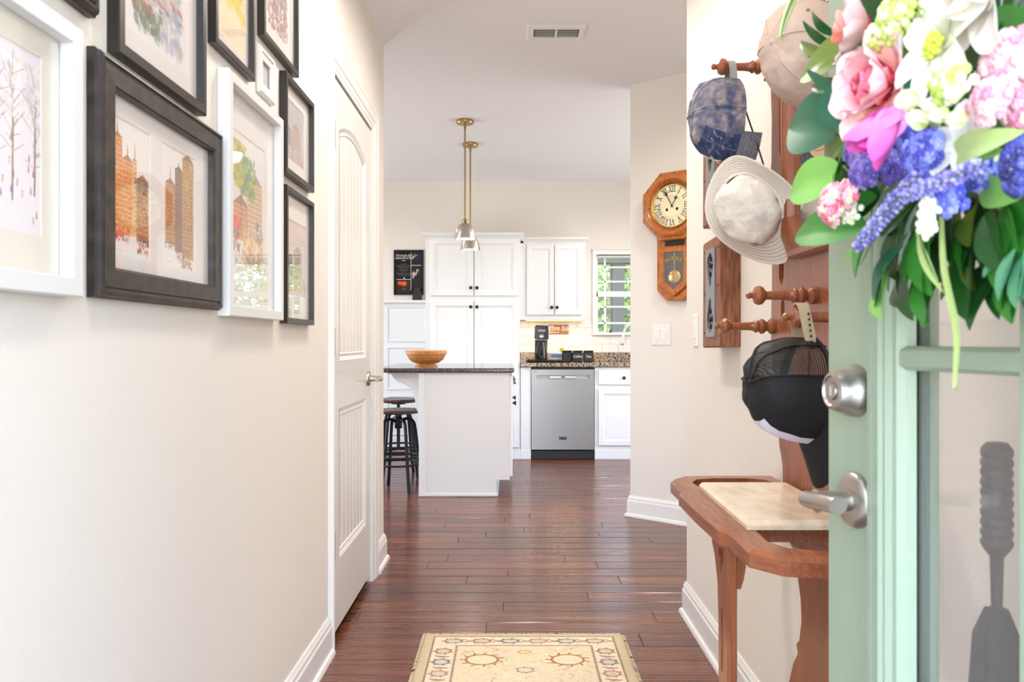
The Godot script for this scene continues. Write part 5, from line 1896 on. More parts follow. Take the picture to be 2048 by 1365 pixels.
func hats() -> void:
	# faded denim cap on the far upper peg
	var den := noise_tex(0.02, [[0.15, rgb(56, 66, 96)], [0.45, rgb(104, 104, 122)], [0.75, rgb(158, 142, 140)], [0.95, rgb(188, 166, 158)]], 41, 256)
	var dm := tri_mat(den, Vector3(5, 5, 5), 0.85)
	var navy := tri_mat(noise_tex(0.03, [[0.2, rgb(28, 40, 78)], [0.8, rgb(70, 82, 116)]], 42, 256), Vector3(6, 6, 6), 0.85)
	var grey := tri_mat(noise_tex(0.05, [[0.2, rgb(84, 84, 94)], [0.8, rgb(124, 120, 124)]], 43, 256), Vector3(8, 8, 8), 0.85)
	var xf := hat_frame(P(0.578, 1.695, 2.1), Vector3(-0.975, 0.06, 0.2), Vector3(0.1, -1, 0.05))
	var t := cap("denim_cap", "faded blue denim baseball cap hanging from the far upper peg", xf, 0.078, 0.108, 0.112, 0.06, dm, grey, curve([P(0.574, 1.78, 2.07), P(0.574, 1.82, 2.078), P(0.574, 1.845, 2.1), P(0.574, 1.82, 2.122), P(0.574, 1.78, 2.13)], 5), 3, mat(rgb(150, 146, 140), 0.7), 0.1, false, 0.045)
	var nz := FastNoiseLite.new()
	nz.seed = 3
	nz.frequency = 0.05
	var s := nst()
	sheet(s, func(u, w): return xf * (crown_point(lerpf(-0.15, 0.15, u), w * 0.62, 0.078, 0.108, 0.112, 0.06, nz) * 1.004), 14, 8)
	obj("front_panel", s, navy, t)
	s = nst()
	for l in [[[-0.1, 0.36], [0.03, 0.2]], [[-0.06, 0.26], [0.0, 0.3]], [[0.03, 0.2], [0.06, 0.3]], [[-0.04, 0.18], [0.05, 0.12]], [[-0.05, 0.12], [0.02, 0.1]]]:
		var pts := []
		for k in 7:
			pts.append(xf * (crown_point(lerpf(l[0][0], l[1][0], k / 6.0) - 0.06, lerpf(l[0][1], l[1][1], k / 6.0), 0.078, 0.108, 0.112, 0.06, nz) * 1.016))
		tube(s, pts, [0.001, 0.0022, 0.003, 0.003, 0.0025, 0.002, 0.001], 6)
	obj("embroidery", s, mat(rgb(226, 228, 232), 0.6), t)
	# white sun hat with a wide brim and a chin cord
	var wm := bump(mat(rgb(226, 216, 204), 0.8), noise_tex(0.03, [], 44, 256), 0.25)
	wm.uv1_triplanar = true
	wm.uv1_scale = Vector3(7, 7, 7)
	xf = hat_frame(P(0.594, 1.443, 1.985), Vector3(-0.66, -0.4, 0.64), Vector3(0.25, -1, 0.35))
	t = thing("sun_hat", "off-white wide-brimmed sun hat hanging below the denim cap by a cord", "hat", xf.origin, "hats on the hall tree")
	nz.seed = 9
	s = nst()
	sheet(s, func(u, w): return xf * crown_point(u, w, 0.074, 0.087, 0.088, 0.13, nz), 48, 14)
	obj("crown", s, wm, t)
	var brim := func(u: float, w: float, off: float):
		var a := TAU * u
		var l := 0.052 + 0.014 * cos(a) + 0.008 * cos(2 * a)
		var p := Vector3(sin(a) * (0.074 + l * 0.9 * w), 0.0, cos(a) * (0.087 + l * w))
		p.y = 0.003 - 0.014 * w + 0.03 * w * pow(sin(a), 2) * (0.6 if sin(a) > 0 else 1.0) + 0.012 * w * sin(3 * a + 1.0) + off
		return xf * p
	s = nst()
	sheet(s, func(u, w): return brim.call(u, w, 0.001), 48, 8)
	sheet(s, func(u, w): return brim.call(u, w, -0.001), 48, 8)
	var e2 := []
	for k in 49:
		e2.append(brim.call(k / 48.0, 1.0, 0.0))
	tube(s, e2, 0.0022, 6)
	obj("brim", s, wm, t)
	for k in 6:
		s = nst()
		var st := []
		for j in 49:
			st.append(brim.call(j / 48.0, 0.2 + k * 0.13, 0.0016))
		tube(s, st, 0.0005, 4)
		obj("stitching", s, mat(rgb(170, 160, 148), 0.8), t)
	s = nst()
	tube(s, curve([P(0.64, 1.5, 1.99), P(0.625, 1.6, 2.03), P(0.592, 1.77, 2.09), P(0.583, 1.845, 2.1), P(0.58, 1.77, 2.11), P(0.596, 1.65, 2.1), P(0.596, 1.54, 2.06)], 8), 0.0022, 6)
	obj("chin_cord", s, M.black, t)
	s = nst()
	for r in 5:
		var u0 := -0.06
		tube(s, [xf * (crown_point(u0, 0.24 + r * 0.045, 0.074, 0.087, 0.088, 0.13, nz) * 1.012), xf * (crown_point(u0 + 0.022, 0.25 + r * 0.045, 0.074, 0.087, 0.088, 0.13, nz) * 1.014), xf * (crown_point(u0 + 0.045, 0.235 + r * 0.045, 0.074, 0.087, 0.088, 0.13, nz) * 1.012)], 0.0007, 5)
	obj("embroidery", s, mat(rgb(140, 128, 126), 0.8), t)
	# tan cap behind the flowers
	var tm := bump(mat(rgb(196, 172, 156), 0.85), noise_tex(0.03, [], 45, 256), 0.2)
	tm.uv1_triplanar = true
	tm.uv1_scale = Vector3(7, 7, 7)
	xf = hat_frame(P(0.572, 1.648, 1.5), Vector3(-0.9, 0.06, 0.4), Vector3(0.12, -1, 0.05))
	t = cap("tan_cap", "pinkish tan baseball cap hanging partly behind the flowers", xf, 0.076, 0.098, 0.108, 0.07, tm, mat(rgb(206, 168, 138), 0.8), curve([P(0.575, 1.735, 1.46), P(0.57, 1.81, 1.47), P(0.57, 1.852, 1.5), P(0.572, 1.81, 1.525), P(0.578, 1.735, 1.53)], 5), 13, mat(rgb(150, 118, 100), 0.8), 0.095, false, 0.02)
	# black trucker cap on the near lower peg
	var im := Image.create(64, 64, false, Image.FORMAT_RGBA8)
	for j in 64:
		for i in 64:
			var hole := (i % 8) > 3 and (j % 8) > 3
			im.set_pixel(i, j, Color(0.03, 0.03, 0.035, 0.0 if hole else 1.0))
	var net := mat(Color.WHITE, 0.6)
	net.albedo_texture = ImageTexture.create_from_image(im)
	net.transparency = BaseMaterial3D.TRANSPARENCY_ALPHA_SCISSOR
	net.alpha_scissor_threshold = 0.5
	net.uv1_scale = Vector3(22, 6, 1)
	xf = hat_frame(P(0.566, 1.022, 1.52), Vector3(-0.97, 0.08, 0.22), Vector3(0.1, -1, 0.12))
	t = thing("trucker_cap", "black mesh-backed trucker cap hanging from the near lower peg", "cap", xf.origin, "hats on the hall tree")
	nz.seed = 21
	var rx := 0.078
	var rz := 0.098
	var hh := 0.126
	var cp := func(u: float, w: float, k: float): return xf * (crown_point(u, w, rx, rz, hh, 0.04, nz) * k)
	s = nst()
	sheet(s, func(u, w): return cp.call(lerpf(0.27, 0.71, u), w, 1.0), 32, 14)
	obj("mesh_back", s, net, t)
	var bk := mat(rgb(13, 13, 15), 0.75)
	s = nst()
	sheet(s, func(u, w): return cp.call(lerpf(-0.29, 0.27, u), w, 1.0), 34, 14)
	obj("front_panel", s, bk, t)
	s = nst()
	sheet(s, func(u, w): return cp.call(lerpf(-0.11, 0.05, u), 0.02 + w * 0.6, 1.012), 14, 5)
	obj("white_band", s, mat(rgb(228, 222, 236), 0.7), t)
	s = nst()
	for k in [0.27, 0.39, 0.5, 0.61, 0.71]:
		var rib := []
		for j in 13:
			rib.append(cp.call(k, j / 12.2, 1.004))
		tube(s, rib, 0.0045, 6, 0.4)
	for a in [[0.27, 0.44], [0.56, 0.71]]:
		var rib := []
		for j in 9:
			rib.append(cp.call(lerpf(a[0], a[1], j / 8.0), 0.03, 1.006))
		tube(s, rib, 0.008, 6, 0.4)
	ball(s, xf * Vector3(0, hh * 1.0, 0), Vector3(0.008, 0.005, 0.008), 10, 6, xf.basis)
	obj("binding", s, bk, t)
	s = nst()
	var bl := func(u: float, w: float, off: float):
		var a := (u - 0.5) * 2.1
		var l := 0.085 * pow(max(0.0, cos(a / 1.05 * PI / 2)), 0.62)
		return xf * Vector3(sin(a) * rx * (1.0 + 0.06 * w), 0.004 - 0.035 * pow(sin(a), 2.0) * w - 0.02 * w + off, cos(a) * rz * 1.06 + l * w)
	sheet(s, func(u, w): return bl.call(u, w, 0.0014), 24, 8)
	sheet(s, func(u, w): return bl.call(u, w, -0.0014), 24, 8)
	obj("bill", s, bk, t)
	s = nst()
	var strip := curve([P(0.56, 1.095, 1.49), P(0.554, 1.14, 1.5), P(0.553, 1.177, 1.52), P(0.556, 1.18, 1.55), P(0.558, 1.16, 1.578)], 5)
	band(s, strip, Vector3(1, 0, 0), 0.021, 0.0025)
	band(s, curve([P(0.558, 1.16, 1.578), P(0.562, 1.12, 1.575), P(0.566, 1.095, 1.565)], 4), Vector3(1, 0, 0), 0.021, 0.0025)
	obj("snap_strap", s, mat(rgb(176, 158, 130), 0.6), t)
	s = nst()
	for k in 7:
		ball(s, P(0.5585 - 0.0004 * k, 1.098 + k * 0.0105, 1.487 + k * 0.0022), Vector3.ONE * 0.0026, 6, 4)
	var hs := obj("snap_hole", s, M.black, t)
	hs.set_meta("kind", "stuff")

# ------------------------------------------------------------------ front door, standing open
# door axes: x from the lock edge to the hinges, y up, z out of the outer face
func door_frame() -> Transform3D:
	var u := Vector3(0.139, 0, 0.99).normalized()
	return Transform3D(Basis(u, Vector3.UP, u.cross(Vector3.UP)), P(0.434, 0.0, 1.10))

func front_door() -> void:
	var xf := door_frame()
	var t := thing("front_door", "sage green front door with glass panes standing open on the right", "door", xf.origin)
	var W := 0.914
	var y0 := 0.012
	var y1 := 2.03
	var gx0 := 0.171
	var gx1 := 0.743
	var gy0 := 0.26
	var gy1 := 1.90
	var s := nst()
	for q in [[0.0, 0.125, y0, y1], [0.789, W, y0, y1]]:
		cbox(s, Vector3((q[0] + q[1]) / 2, (q[2] + q[3]) / 2, -0.0225), Vector3(q[1] - q[0], q[3] - q[2], 0.045), 0.003, xf)
	obj("stile", s, M.sage, t)
	s = nst()
	for q in [[y0, 0.215], [1.945, y1]]:
		cbox(s, Vector3(W / 2, (q[0] + q[1]) / 2, -0.0225), Vector3(0.664, q[1] - q[0], 0.044), 0.001, xf)
	obj("rail", s, M.sage, t)
	# stepped glazing frame on both faces
	s = nst()
	var cx := (gx0 + gx1) / 2
	var cy := (gy0 + gy1) / 2
	var hx := (gx1 - gx0) / 2
	var hy := (gy1 - gy0) / 2
	for sg in [1.0, -1.0]:
		var zb := 0.0 if sg > 0 else -0.045
		var loops := []
		for q in [[0.066, 0.0], [0.066, 0.007], [0.060, 0.011], [0.052, 0.011], [0.049, 0.008], [0.045, 0.008], [0.041, 0.015], [0.030, 0.016], [0.026, 0.012], [0.022, 0.012], [0.016, 0.006], [0.010, 0.005], [0.004, -0.004], [0.0, -0.014]]:
			loops.append(rect(xf, hx + q[0], hy + q[0], zb + sg * q[1], cx, cy))
		loft(s, loops, false, false)
	obj("glazing_frame", s, M.sage, t)
	# glazing bars
	var xs := [gx0, gx0 + 0.199, gx0 + 0.398, gx1 + 0.026]
	var ys := [gy0, 0.67 + 0.014, 1.090 + 0.014, 1.50 + 0.014, gy1 + 0.028]
	var bar := func(a: Vector2, b: Vector2, w: float, called: String):
		var st := nst()
		var dir := (b - a).normalized()
		var nn := Vector2(-dir.y, dir.x)
		var lp := []
		for q in [[0.5, -0.014], [0.5, -0.004], [0.32, 0.004], [-0.32, 0.004], [-0.5, -0.004], [-0.5, -0.014], [-0.5, -0.041], [-0.32, -0.049], [0.32, -0.049], [0.5, -0.041]]:
			lp.append([nn * w * q[0], q[1]])
		var la := PackedVector3Array()
		var lb := PackedVector3Array()
		for q in lp:
			la.append(xf * Vector3(a.x + q[0].x, a.y + q[0].y, q[1]))
			lb.append(xf * Vector3(b.x + q[0].x, b.y + q[0].y, q[1]))
		loft(st, [la, lb])
		obj(called, st, M.sage, t)
	for y in [0.67, 1.09, 1.50]:
		bar.call(Vector2(gx0 - 0.004, y), Vector2(gx1 + 0.004, y), 0.028, "glazing_bar")
	for x in [gx0 + 0.186, gx0 + 0.385]:
		bar.call(Vector2(x, gy0 - 0.004), Vector2(x, gy1 + 0.004), 0.026, "glazing_bar")
	for i in 3:
		for j in 4:
			s = nst()
			var px0: float = xs[i] - 0.003
			var px1: float = xs[i + 1] - 0.026 + 0.003
			var py0: float = ys[j] - 0.003
			var py1: float = ys[j + 1] - 0.028 + 0.003
			dboxx(s, xf, Vector3((px0 + px1) / 2, (py0 + py1) / 2, -0.0225), Vector3(px1 - px0, py1 - py0, 0.006))
			obj("pane", s, M.pane, t)
	# lock furniture
	var ox := func(x: float, y: float, z: float): return xf * Transform3D(Basis(Vector3.RIGHT, Vector3(0, 0, 1), Vector3(0, -1, 0)), Vector3(x, y, z))
	s = nst()
	lathe(s, [Vector2(0.036, 0.0), Vector2(0.036, 0.004), Vector2(0.033, 0.009), Vector2(0.026, 0.012), Vector2(0.014, 0.013), Vector2(0.0125, 0.03), Vector2(0.0125, 0.05), Vector2(0.015, 0.056), Vector2(0.0, 0.068)], 32, ox.call(0.07, 0.905, 0.0))
	tube(s, curve([xf * Vector3(0.052, 0.905, 0.057), xf * Vector3(0.064, 0.906, 0.062), xf * Vector3(0.085, 0.909, 0.066), xf * Vector3(0.115, 0.913, 0.071), xf * Vector3(0.145, 0.916, 0.073), xf * Vector3(0.152, 0.916, 0.073)], 5), 0.0125, 14, 0.85)
	obj("lever_handle", s, M.nickel, t)
	s = nst()
	lathe(s, [Vector2(0.034, 0.0), Vector2(0.034, 0.006), Vector2(0.032, 0.014), Vector2(0.0285, 0.019), Vector2(0.028, 0.024), Vector2(0.024, 0.034), Vector2(0.02, 0.036), Vector2(0.018, 0.033), Vector2(0.0, 0.033)], 32, ox.call(0.07, 1.046, 0.0))
	var db := obj("deadbolt", s, M.nickel, t)
	s = nst()
	lathe(s, [Vector2(0.012, 0.033), Vector2(0.011, 0.036), Vector2(0.0, 0.0365)], 20, ox.call(0.07, 1.046, 0.0))
	dboxx(s, xf, Vector3(0.07, 1.046, 0.037), Vector3(0.002, 0.012, 0.001))
	obj("key_cylinder", s, M.steel, db)
	# ridged dark umbrella behind the glass
	var ux := 0.606
	var ud := 1.0
	t = thing("umbrella", "closed black umbrella with a ridged grip seen through the door glass", "umbrella", P(ux, 0.0, ud))
	s = nst()
	var grip := [Vector2(0.0, 0.985), Vector2(0.012, 0.983), Vector2(0.018, 0.975), Vector2(0.0185, 0.968)]
	for k in 9:
		var y := 0.964 - k * 0.0125
		grip.append(Vector2(0.0165, y))
		grip.append(Vector2(0.0185, y - 0.004))
		grip.append(Vector2(0.0185, y - 0.008))
	grip.append(Vector2(0.014, 0.848))
	grip.append(Vector2(0.008, 0.84))
	grip.append(Vector2(0.006, 0.76))
	grip.append(Vector2(0.0, 0.755))
	lathe(s, grip, 20, Transform3D(Basis(), P(ux, 0, ud)))
	obj("grip", s, mat(rgb(62, 48, 42), 0.45), t)
	s = nst()
	var ub := []
	for q in [[0.012, 0.775], [0.024, 0.74], [0.032, 0.6], [0.036, 0.45], [0.03, 0.25], [0.018, 0.08], [0.006, 0.02], [0.004, 0.0]]:
		var l := PackedVector3Array()
		for k in 32:
			var a := TAU * k / 32
			var rr: float = q[0] * (1.0 + 0.16 * cos(a * 8.0))
			l.append(P(ux + rr * cos(a), q[1], ud + rr * sin(a)))
		ub.append(l)
	loft(s, ub, true, true, 1)
	obj("folded_canopy", s, mat(rgb(30, 26, 24), 0.7), t)

# ------------------------------------------------------------------ flowers on the door
func leaf(s: SurfaceTool, a: Vector3, b: Vector3, up: Vector3, w: float, bend: float, fold: float, shape := 0.0, serr := 0.0, n := 12) -> void:
	var dir := b - a
	var side := dir.cross(up).normalized()
	var out := side.cross(dir).normalized()
	var l := dir.length()
	sheet(s, func(u, q):
		var x: float = u * 2.0 - 1.0
		var prof: float = pow(sin(PI * pow(clampf(q * 0.97 + 0.02, 0, 1), 0.8 + shape)), 0.75)
		if serr > 0.0:
			prof *= 1.0 - serr * fmod(q * 14.0, 1.0) * abs(x)
		return a + dir * q + side * x * w * 0.5 * prof + out * (bend * l * (sin(PI * q) - 0.15 * q) + fold * w * (abs(x) - 0.4) * prof), 6, n)

func petal(s: SurfaceTool, B: Basis, c: Vector3, az: float, tilt0: float, tilt1: float, l: float, w: float, cup: float, ruffle: float, c0: Color, c1: Color, sd: float) -> void:
	var rad := (B.x * cos(az) + B.y * sin(az)).normalized()
	var lat := B.z.cross(rad).normalized()
	var rows := 8
	var cols := 6
	var pts := []
	var pos := c
	for j in rows + 1:
		var q := float(j) / rows
		var ti := lerpf(tilt0, tilt1, q)
		var d := rad * cos(ti) + B.z * sin(ti)
		var nrm := B.z * cos(ti) - rad * sin(ti)
		if j > 0:
			pos += d * l / rows
		var row := []
		for i in cols + 1:
			var x := 2.0 * i / cols - 1.0
			var prof := pow(sin(PI * clampf(pow(q, 0.75) * 0.8 + 0.05, 0, 1)), 0.6)
			row.append(pos + lat * x * w * 0.5 * prof + nrm * (cup * w * x * x * prof + ruffle * l * q * sin(x * 5.0 + sd * 3.0) * 0.4) - d * 0.12 * l * x * x * q)
		pts.append(row)
	s.set_smooth_group(1)
	for j in rows:
		for i in cols:
			for e in [[j, i], [j + 1, i + 1], [j + 1, i], [j, i], [j, i + 1], [j + 1, i + 1]]:
				s.set_color(c0.lerp(c1, pow(float(e[0]) / rows, 0.8)).srgb_to_linear())
				v(s, pts[e[0]][e[1]], Vector2(float(e[1]) / cols, float(e[0]) / rows))
	s.set_smooth_group(-1)

func flower(n: String, p: Node3D, pm: Material, xf: Transform3D, q: Array, facing: Vector3, rings: Array, turn := 0.0) -> Node3D:
	# rings: [count, tilt0, tilt1, length share, width share, cup, ruffle, inner colour, outer colour]
	var z := (xf.basis * facing).normalized()
	var x := Vector3.UP.cross(z).normalized()
	var B := Basis(x, z.cross(x), z)
	var c := xf * Vector3(q[0], q[1], q[2])
	var f := group_node(n, p)
	for r in rings.size():
		var g = rings[r]
		for k in g[0]:
			var s := nst()
			petal(s, B, c + z * 0.001 * r, turn + TAU * k / g[0] + r * 0.5 + R.randf_range(-0.1, 0.1), g[1], g[2] + R.randf_range(-0.12, 0.12), q[3] * g[3], q[3] * g[4], g[5], g[6], g[7], g[8], R.randf() * 3.0)
			obj("petal", s, pm, f)
	return f

func wreath() -> void:
	var xf := door_frame()
	var t := thing("flower_wreath", "bright wreath of pink, white and blue flowers with green leaves on the door", "wreath", xf * Vector3(0.457, 1.12, 0.0))
	var greens := [rgb(34, 84, 34), rgb(62, 138, 52), rgb(138, 196, 96), rgb(40, 98, 72), rgb(104, 124, 50), rgb(190, 216, 136), rgb(96, 164, 126)]
	var lm := []
	for g in greens:
		var m := mat(g, 0.38)
		m.backlight_enabled = true
		m.backlight = Color(g.r * 0.5, g.g * 0.6, g.b * 0.3)
		lm.append(m)
	var up := xf.basis * Vector3(-0.35, 0.1, 0.93)
	# grapevine ring that carries the flowers
	var s := nst()
	for k in 5:
		var pts := []
		for j in 41:
			var a := TAU * j / 40
			var r := 0.17 + 0.012 * sin(a * 3.0 + k * 1.7)
			pts.append(xf * Vector3(0.47 + r * cos(a), 1.34 + r * sin(a), 0.03 + 0.012 * cos(a * 4.0 + k * 1.3)))
		tube(s, pts, 0.007, 6)
	obj("vine_ring", s, mat(rgb(96, 70, 46), 0.8), t)
	for i in LEAVES.size():
		var q = LEAVES[i]
		s = nst()
		var shape := 0.0
		if q[7] == 3 or i == 16:
			shape = 0.25
		leaf(s, xf * Vector3(q[0], q[1], q[2]), xf * Vector3(q[3], q[4], q[5]), up + Vector3(0, R.randf_range(-0.2, 0.3), 0), q[6], R.randf_range(0.03, 0.12), 0.12, shape, 0.22 if i == 15 else 0.0, 28 if i == 15 else 12)
		var lf := obj("leaf", s, lm[q[7]], t)
		s = nst()
		var a := xf * Vector3(q[0], q[1], q[2])
		var b := xf * Vector3(q[3], q[4], q[5])
		tube(s, [a, a.lerp(b, 0.4) - up * 0.0005, a.lerp(b, 0.8)], [0.0012, 0.0009, 0.0004], 5)
		obj("midrib", s, lm[q[7]], lf)
	s = nst()      # long hanging blade
	var st := STRAP
	var c0 := xf * Vector3(st[0], st[1], st[2])
	var pts := curve([c0, c0.lerp(xf * Vector3(st[3], st[4], st[5]), 0.33) + xf.basis * Vector3(0.004, 0, 0.004), c0.lerp(xf * Vector3(st[3], st[4], st[5]), 0.7) + xf.basis * Vector3(0.012, 0, 0.003), xf * Vector3(st[3], st[4], st[5])], 6)
	var side := xf.basis * Vector3(0.9, 0.05, 0.35)
	sheet(s, func(u, w):
		var k: float = w * (pts.size() - 1)
		var i := mini(int(k), pts.size() - 2)
		return pts[i].lerp(pts[i + 1], k - i) + side * (u - 0.5) * st[6] * (0.75 + 0.5 * sin(PI * w)) * (1.0 - pow(w, 9.0)) + up * 0.004 * abs(u - 0.5), 4, 24)
	obj("grass_blade", s, lm[5], t)
	# leaves on the side away from the lock, beyond the picture's edge
	for k in 26:
		var a := R.randf_range(-1.7, 1.7)
		var r := R.randf_range(0.06, 0.16)
		var o := Vector3(0.47 + r * cos(a), 1.34 + r * sin(a), 0.05 + R.randf() * 0.04)
		var e := o + Vector3(cos(a + R.randf_range(-0.5, 0.5)) * 0.08, sin(a + R.randf_range(-0.5, 0.5)) * 0.08, 0.02)
		if o.x < 0.5:
			continue
		s = nst()
		leaf(s, xf * o, xf * e, up, 0.04, 0.08, 0.12)
		obj("leaf", s, lm[k % 5], t)
	# dense dark greenery behind the flowers
	for k in 84:
		var a := k * 2.39996
		var r := 0.2 * sqrt((k + 0.5) / 84.0)
		var o := Vector3(0.36 + r * cos(a) * 0.95, 1.345 + r * sin(a) * 0.8, 0.03 + R.randf() * 0.045)
		var th := a + R.randf_range(-0.7, 0.7)
		s = nst()
		leaf(s, xf * o, xf * (o + Vector3(cos(th), sin(th), R.randf_range(0.0, 0.4)) * R.randf_range(0.045, 0.065)), up + Vector3(0, R.randf_range(-0.3, 0.3), 0), R.randf_range(0.026, 0.042), 0.1, 0.14)
		obj("leaf", s, lm[[0, 1, 0, 3, 4, 1][k % 6]], t)
	for e in [[0.36, 1.205, 0.11, 0.04], [0.47, 1.2, 0.09, 0.045], [0.2, 1.37, 0.05, 0.06]]:
		for k in 22:
			var a := k * 2.39996
			var r := sqrt((k + 0.5) / 22.0)
			var o := Vector3(e[0] + r * cos(a) * e[2], e[1] + r * sin(a) * e[3], 0.05 + R.randf() * 0.05)
			s = nst()
			leaf(s, xf * o, xf * (o + Vector3(R.randf_range(-0.03, 0.03), R.randf_range(-0.06, -0.03), 0.012)), up + Vector3(0, R.randf_range(-0.3, 0.3), 0), R.randf_range(0.036, 0.052), 0.1, 0.14)
			obj("leaf", s, lm[[0, 1, 0, 1, 3, 4][k % 6]], t)
	# petals
	var pm := mat(Color.WHITE, 0.6)
	pm.vertex_color_use_as_albedo = true
	pm.backlight_enabled = true
	pm.backlight = Color(0.25, 0.2, 0.2)
	var face := Vector3(-0.25, 0.05, 0.95)
	var hot := rgb(236, 62, 108)
	var pale := rgb(250, 206, 208)
	var peach := rgb(246, 160, 142)
	flower("peony", t, pm, xf, PEONY_A, Vector3(0.1, 0.1, 1), [[4, 1.2, 2.1, 0.5, 0.55, 0.3, 0.12, rgb(214, 34, 80), hot], [6, 0.95, 1.75, 0.72, 0.75, 0.28, 0.14, hot, rgb(248, 150, 170)], [7, 0.5, 1.3, 0.95, 0.8, 0.22, 0.14, rgb(240, 110, 124), pale], [7, 0.05, 0.75, 1.1, 0.85, 0.16, 0.12, peach, rgb(254, 240, 240)]])
	flower("peony", t, pm, xf, PEONY_B, Vector3(-0.5, 0.2, 1), [[5, 1.1, 2.0, 0.6, 0.65, 0.3, 0.12, hot, rgb(250, 170, 190)], [6, 0.7, 1.5, 0.85, 0.8, 0.25, 0.12, rgb(248, 160, 160), peach], [7, 0.2, 0.9, 1.05, 0.85, 0.18, 0.12, peach, pale]])
	var lily := flower("lily", t, pm, xf, LILY, Vector3(0.05, 0.15, 1), [[6, 0.45, -0.15, 1.0, 0.52, 0.16, 0.03, rgb(222, 228, 190), rgb(240, 238, 234)]], 0.35)
	s = nst()
	var lc := xf * Vector3(LILY[0], LILY[1], LILY[2] + 0.008)
	for k in 22:
		var a := k * 2.4
		var r := 0.0022 * sqrt(float(k))
		ball(s, lc + xf.basis * Vector3(r * cos(a), r * sin(a), 0.004 - r * 0.3), Vector3.ONE * 0.0026, 6, 4)
	var dk := obj("flower_centre", s, mat(rgb(196, 206, 74), 0.6), lily)
	dk.set_meta("kind", "stuff")
	var mg := rgb(222, 66, 176)
	flower("tulip", t, pm, xf, TULIP, Vector3(-0.4, -0.75, 0.6), [[3, 1.25, 1.55, 0.95, 0.6, 0.3, 0.03, rgb(246, 190, 226), mg], [4, 0.8, 1.45, 1.1, 0.6, 0.25, 0.05, rgb(244, 170, 214), rgb(232, 96, 186)]], 0.4)
	flower("magnolia", t, pm, xf, MAGNOLIA, Vector3(-0.1, -0.3, 1), [[3, 0.9, 1.6, 0.8, 0.7, 0.28, 0.02, rgb(238, 226, 206), rgb(246, 238, 228)], [5, 0.3, 0.5, 1.15, 0.8, 0.2, 0.02, rgb(240, 230, 210), rgb(246, 238, 230)]], 0.9)
	flower("anemone", t, pm, xf, ANEMONE, Vector3(0.1, 0.1, 1), [[5, 0.35, 0.1, 1.0, 0.62, 0.14, 0.04, rgb(236, 238, 220), rgb(250, 248, 250)]], 0.2)
	for q in BUDS:
		flower("bud", t, pm, xf, q, Vector3(R.randf_range(-0.4, 0.1), R.randf_range(-0.4, 0.3), 1), [[5, 1.0, 2.2, 1.05, 0.8, 0.35, 0.03, rgb(190, 208, 120), rgb(238, 240, 214)]])
	var cols := {
		"bud": [rgb(196, 214, 110), rgb(228, 236, 170), rgb(240, 244, 214), rgb(176, 200, 90)], "pink": [rgb(238, 168, 188), rgb(246, 206, 216), rgb(232, 140, 168), rgb(250, 226, 230)],
		"violet": [rgb(112, 92, 186), rgb(142, 120, 206), rgb(88, 72, 160), rgb(166, 140, 212)], "blue": [rgb(92, 98, 206), rgb(122, 134, 226), rgb(70, 74, 180), rgb(150, 160, 232)],
		"navy": [rgb(60, 64, 140), rgb(84, 92, 176), rgb(44, 46, 104)], "rose": [rgb(238, 150, 180), rgb(246, 190, 206), rgb(240, 230, 196), rgb(226, 110, 140)],
		"white": [rgb(246, 248, 226), rgb(232, 238, 190), rgb(250, 250, 244)]}
	var kinds := {"bud": "berry_cluster", "pink": "hydrangea", "violet": "hyacinth", "blue": "hyacinth", "navy": "hyacinth", "rose": "blossom_cluster", "white": "blossom_cluster"}
	for q in CLUSTERS:
		s = nst()
		for k in q[5]:
			var a: float = k * 2.39996
			var r: float = sqrt((k + 0.5) / q[5])
			var z: float = 0.6 * min(q[3], q[4]) * sqrt(max(0.0, 1.0 - r * r)) + R.randf_range(-0.002, 0.002)
			var c := Vector3(q[0] + q[3] * r * cos(a) + R.randf_range(-1, 1) * q[6] * 0.3, q[1] + q[4] * r * sin(a), q[2] + z)
			var col: Color = cols[q[7]][R.randi() % cols[q[7]].size()]
			s.set_color(col.srgb_to_linear())
			if q[7] in ["bud", "white"]:
				ball(s, xf * c, Vector3(1, 1.15, 1) * q[6] * 0.62, 8, 5, xf.basis)
			else:          # small open floret of five lobes
				var tw := R.randf() * TAU
				var lean := Vector3((c.x - q[0]) / q[3], (c.y - q[1]) / q[4], 1.0).normalized()
				for m in 5:
					var b := tw + TAU * m / 5
					var o: Vector3 = Vector3(cos(b), sin(b), 0) * q[6] * 0.5
					o -= lean * o.dot(lean)
					ball(s, xf * (c + o), Vector3(0.5, 0.5, 0.3) * q[6], 6, 4, xf.basis)
				s.set_color(col.lerp(Color(1, 1, 0.8), 0.5).srgb_to_linear())
				ball(s, xf * (c + lean * q[6] * 0.15), Vector3.ONE * q[6] * 0.2, 5, 3)
		obj(kinds[q[7]], s, pm, t, "stuff")
	for q in SPIKES:
		s = nst()
		var a := Vector3(q[0], q[1], q[2])
		var b := Vector3(q[3], q[4], q[5])
		s.set_color(rgb(104, 130, 84).srgb_to_linear())
		tube(s, [xf * a, xf * b], 0.0012, 5)
		for k in 110:
			var w := k / 110.0
			var an := k * 2.39996
			var rr: float = q[6] * (0.55 + 0.45 * sin(PI * (0.15 + 0.8 * w)))
			var c := a.lerp(b, w) + Vector3(cos(an), sin(an) * 0.8, sin(an)) * rr * 0.55
			s.set_color([rgb(128, 122, 196), rgb(156, 150, 214), rgb(104, 100, 180), rgb(178, 174, 224)][R.randi() % 4].srgb_to_linear())
			ball(s, xf * c, Vector3.ONE * q[6] * R.randf_range(0.18, 0.3), 6, 4)
		obj("lavender_spike", s, pm, t, "stuff")

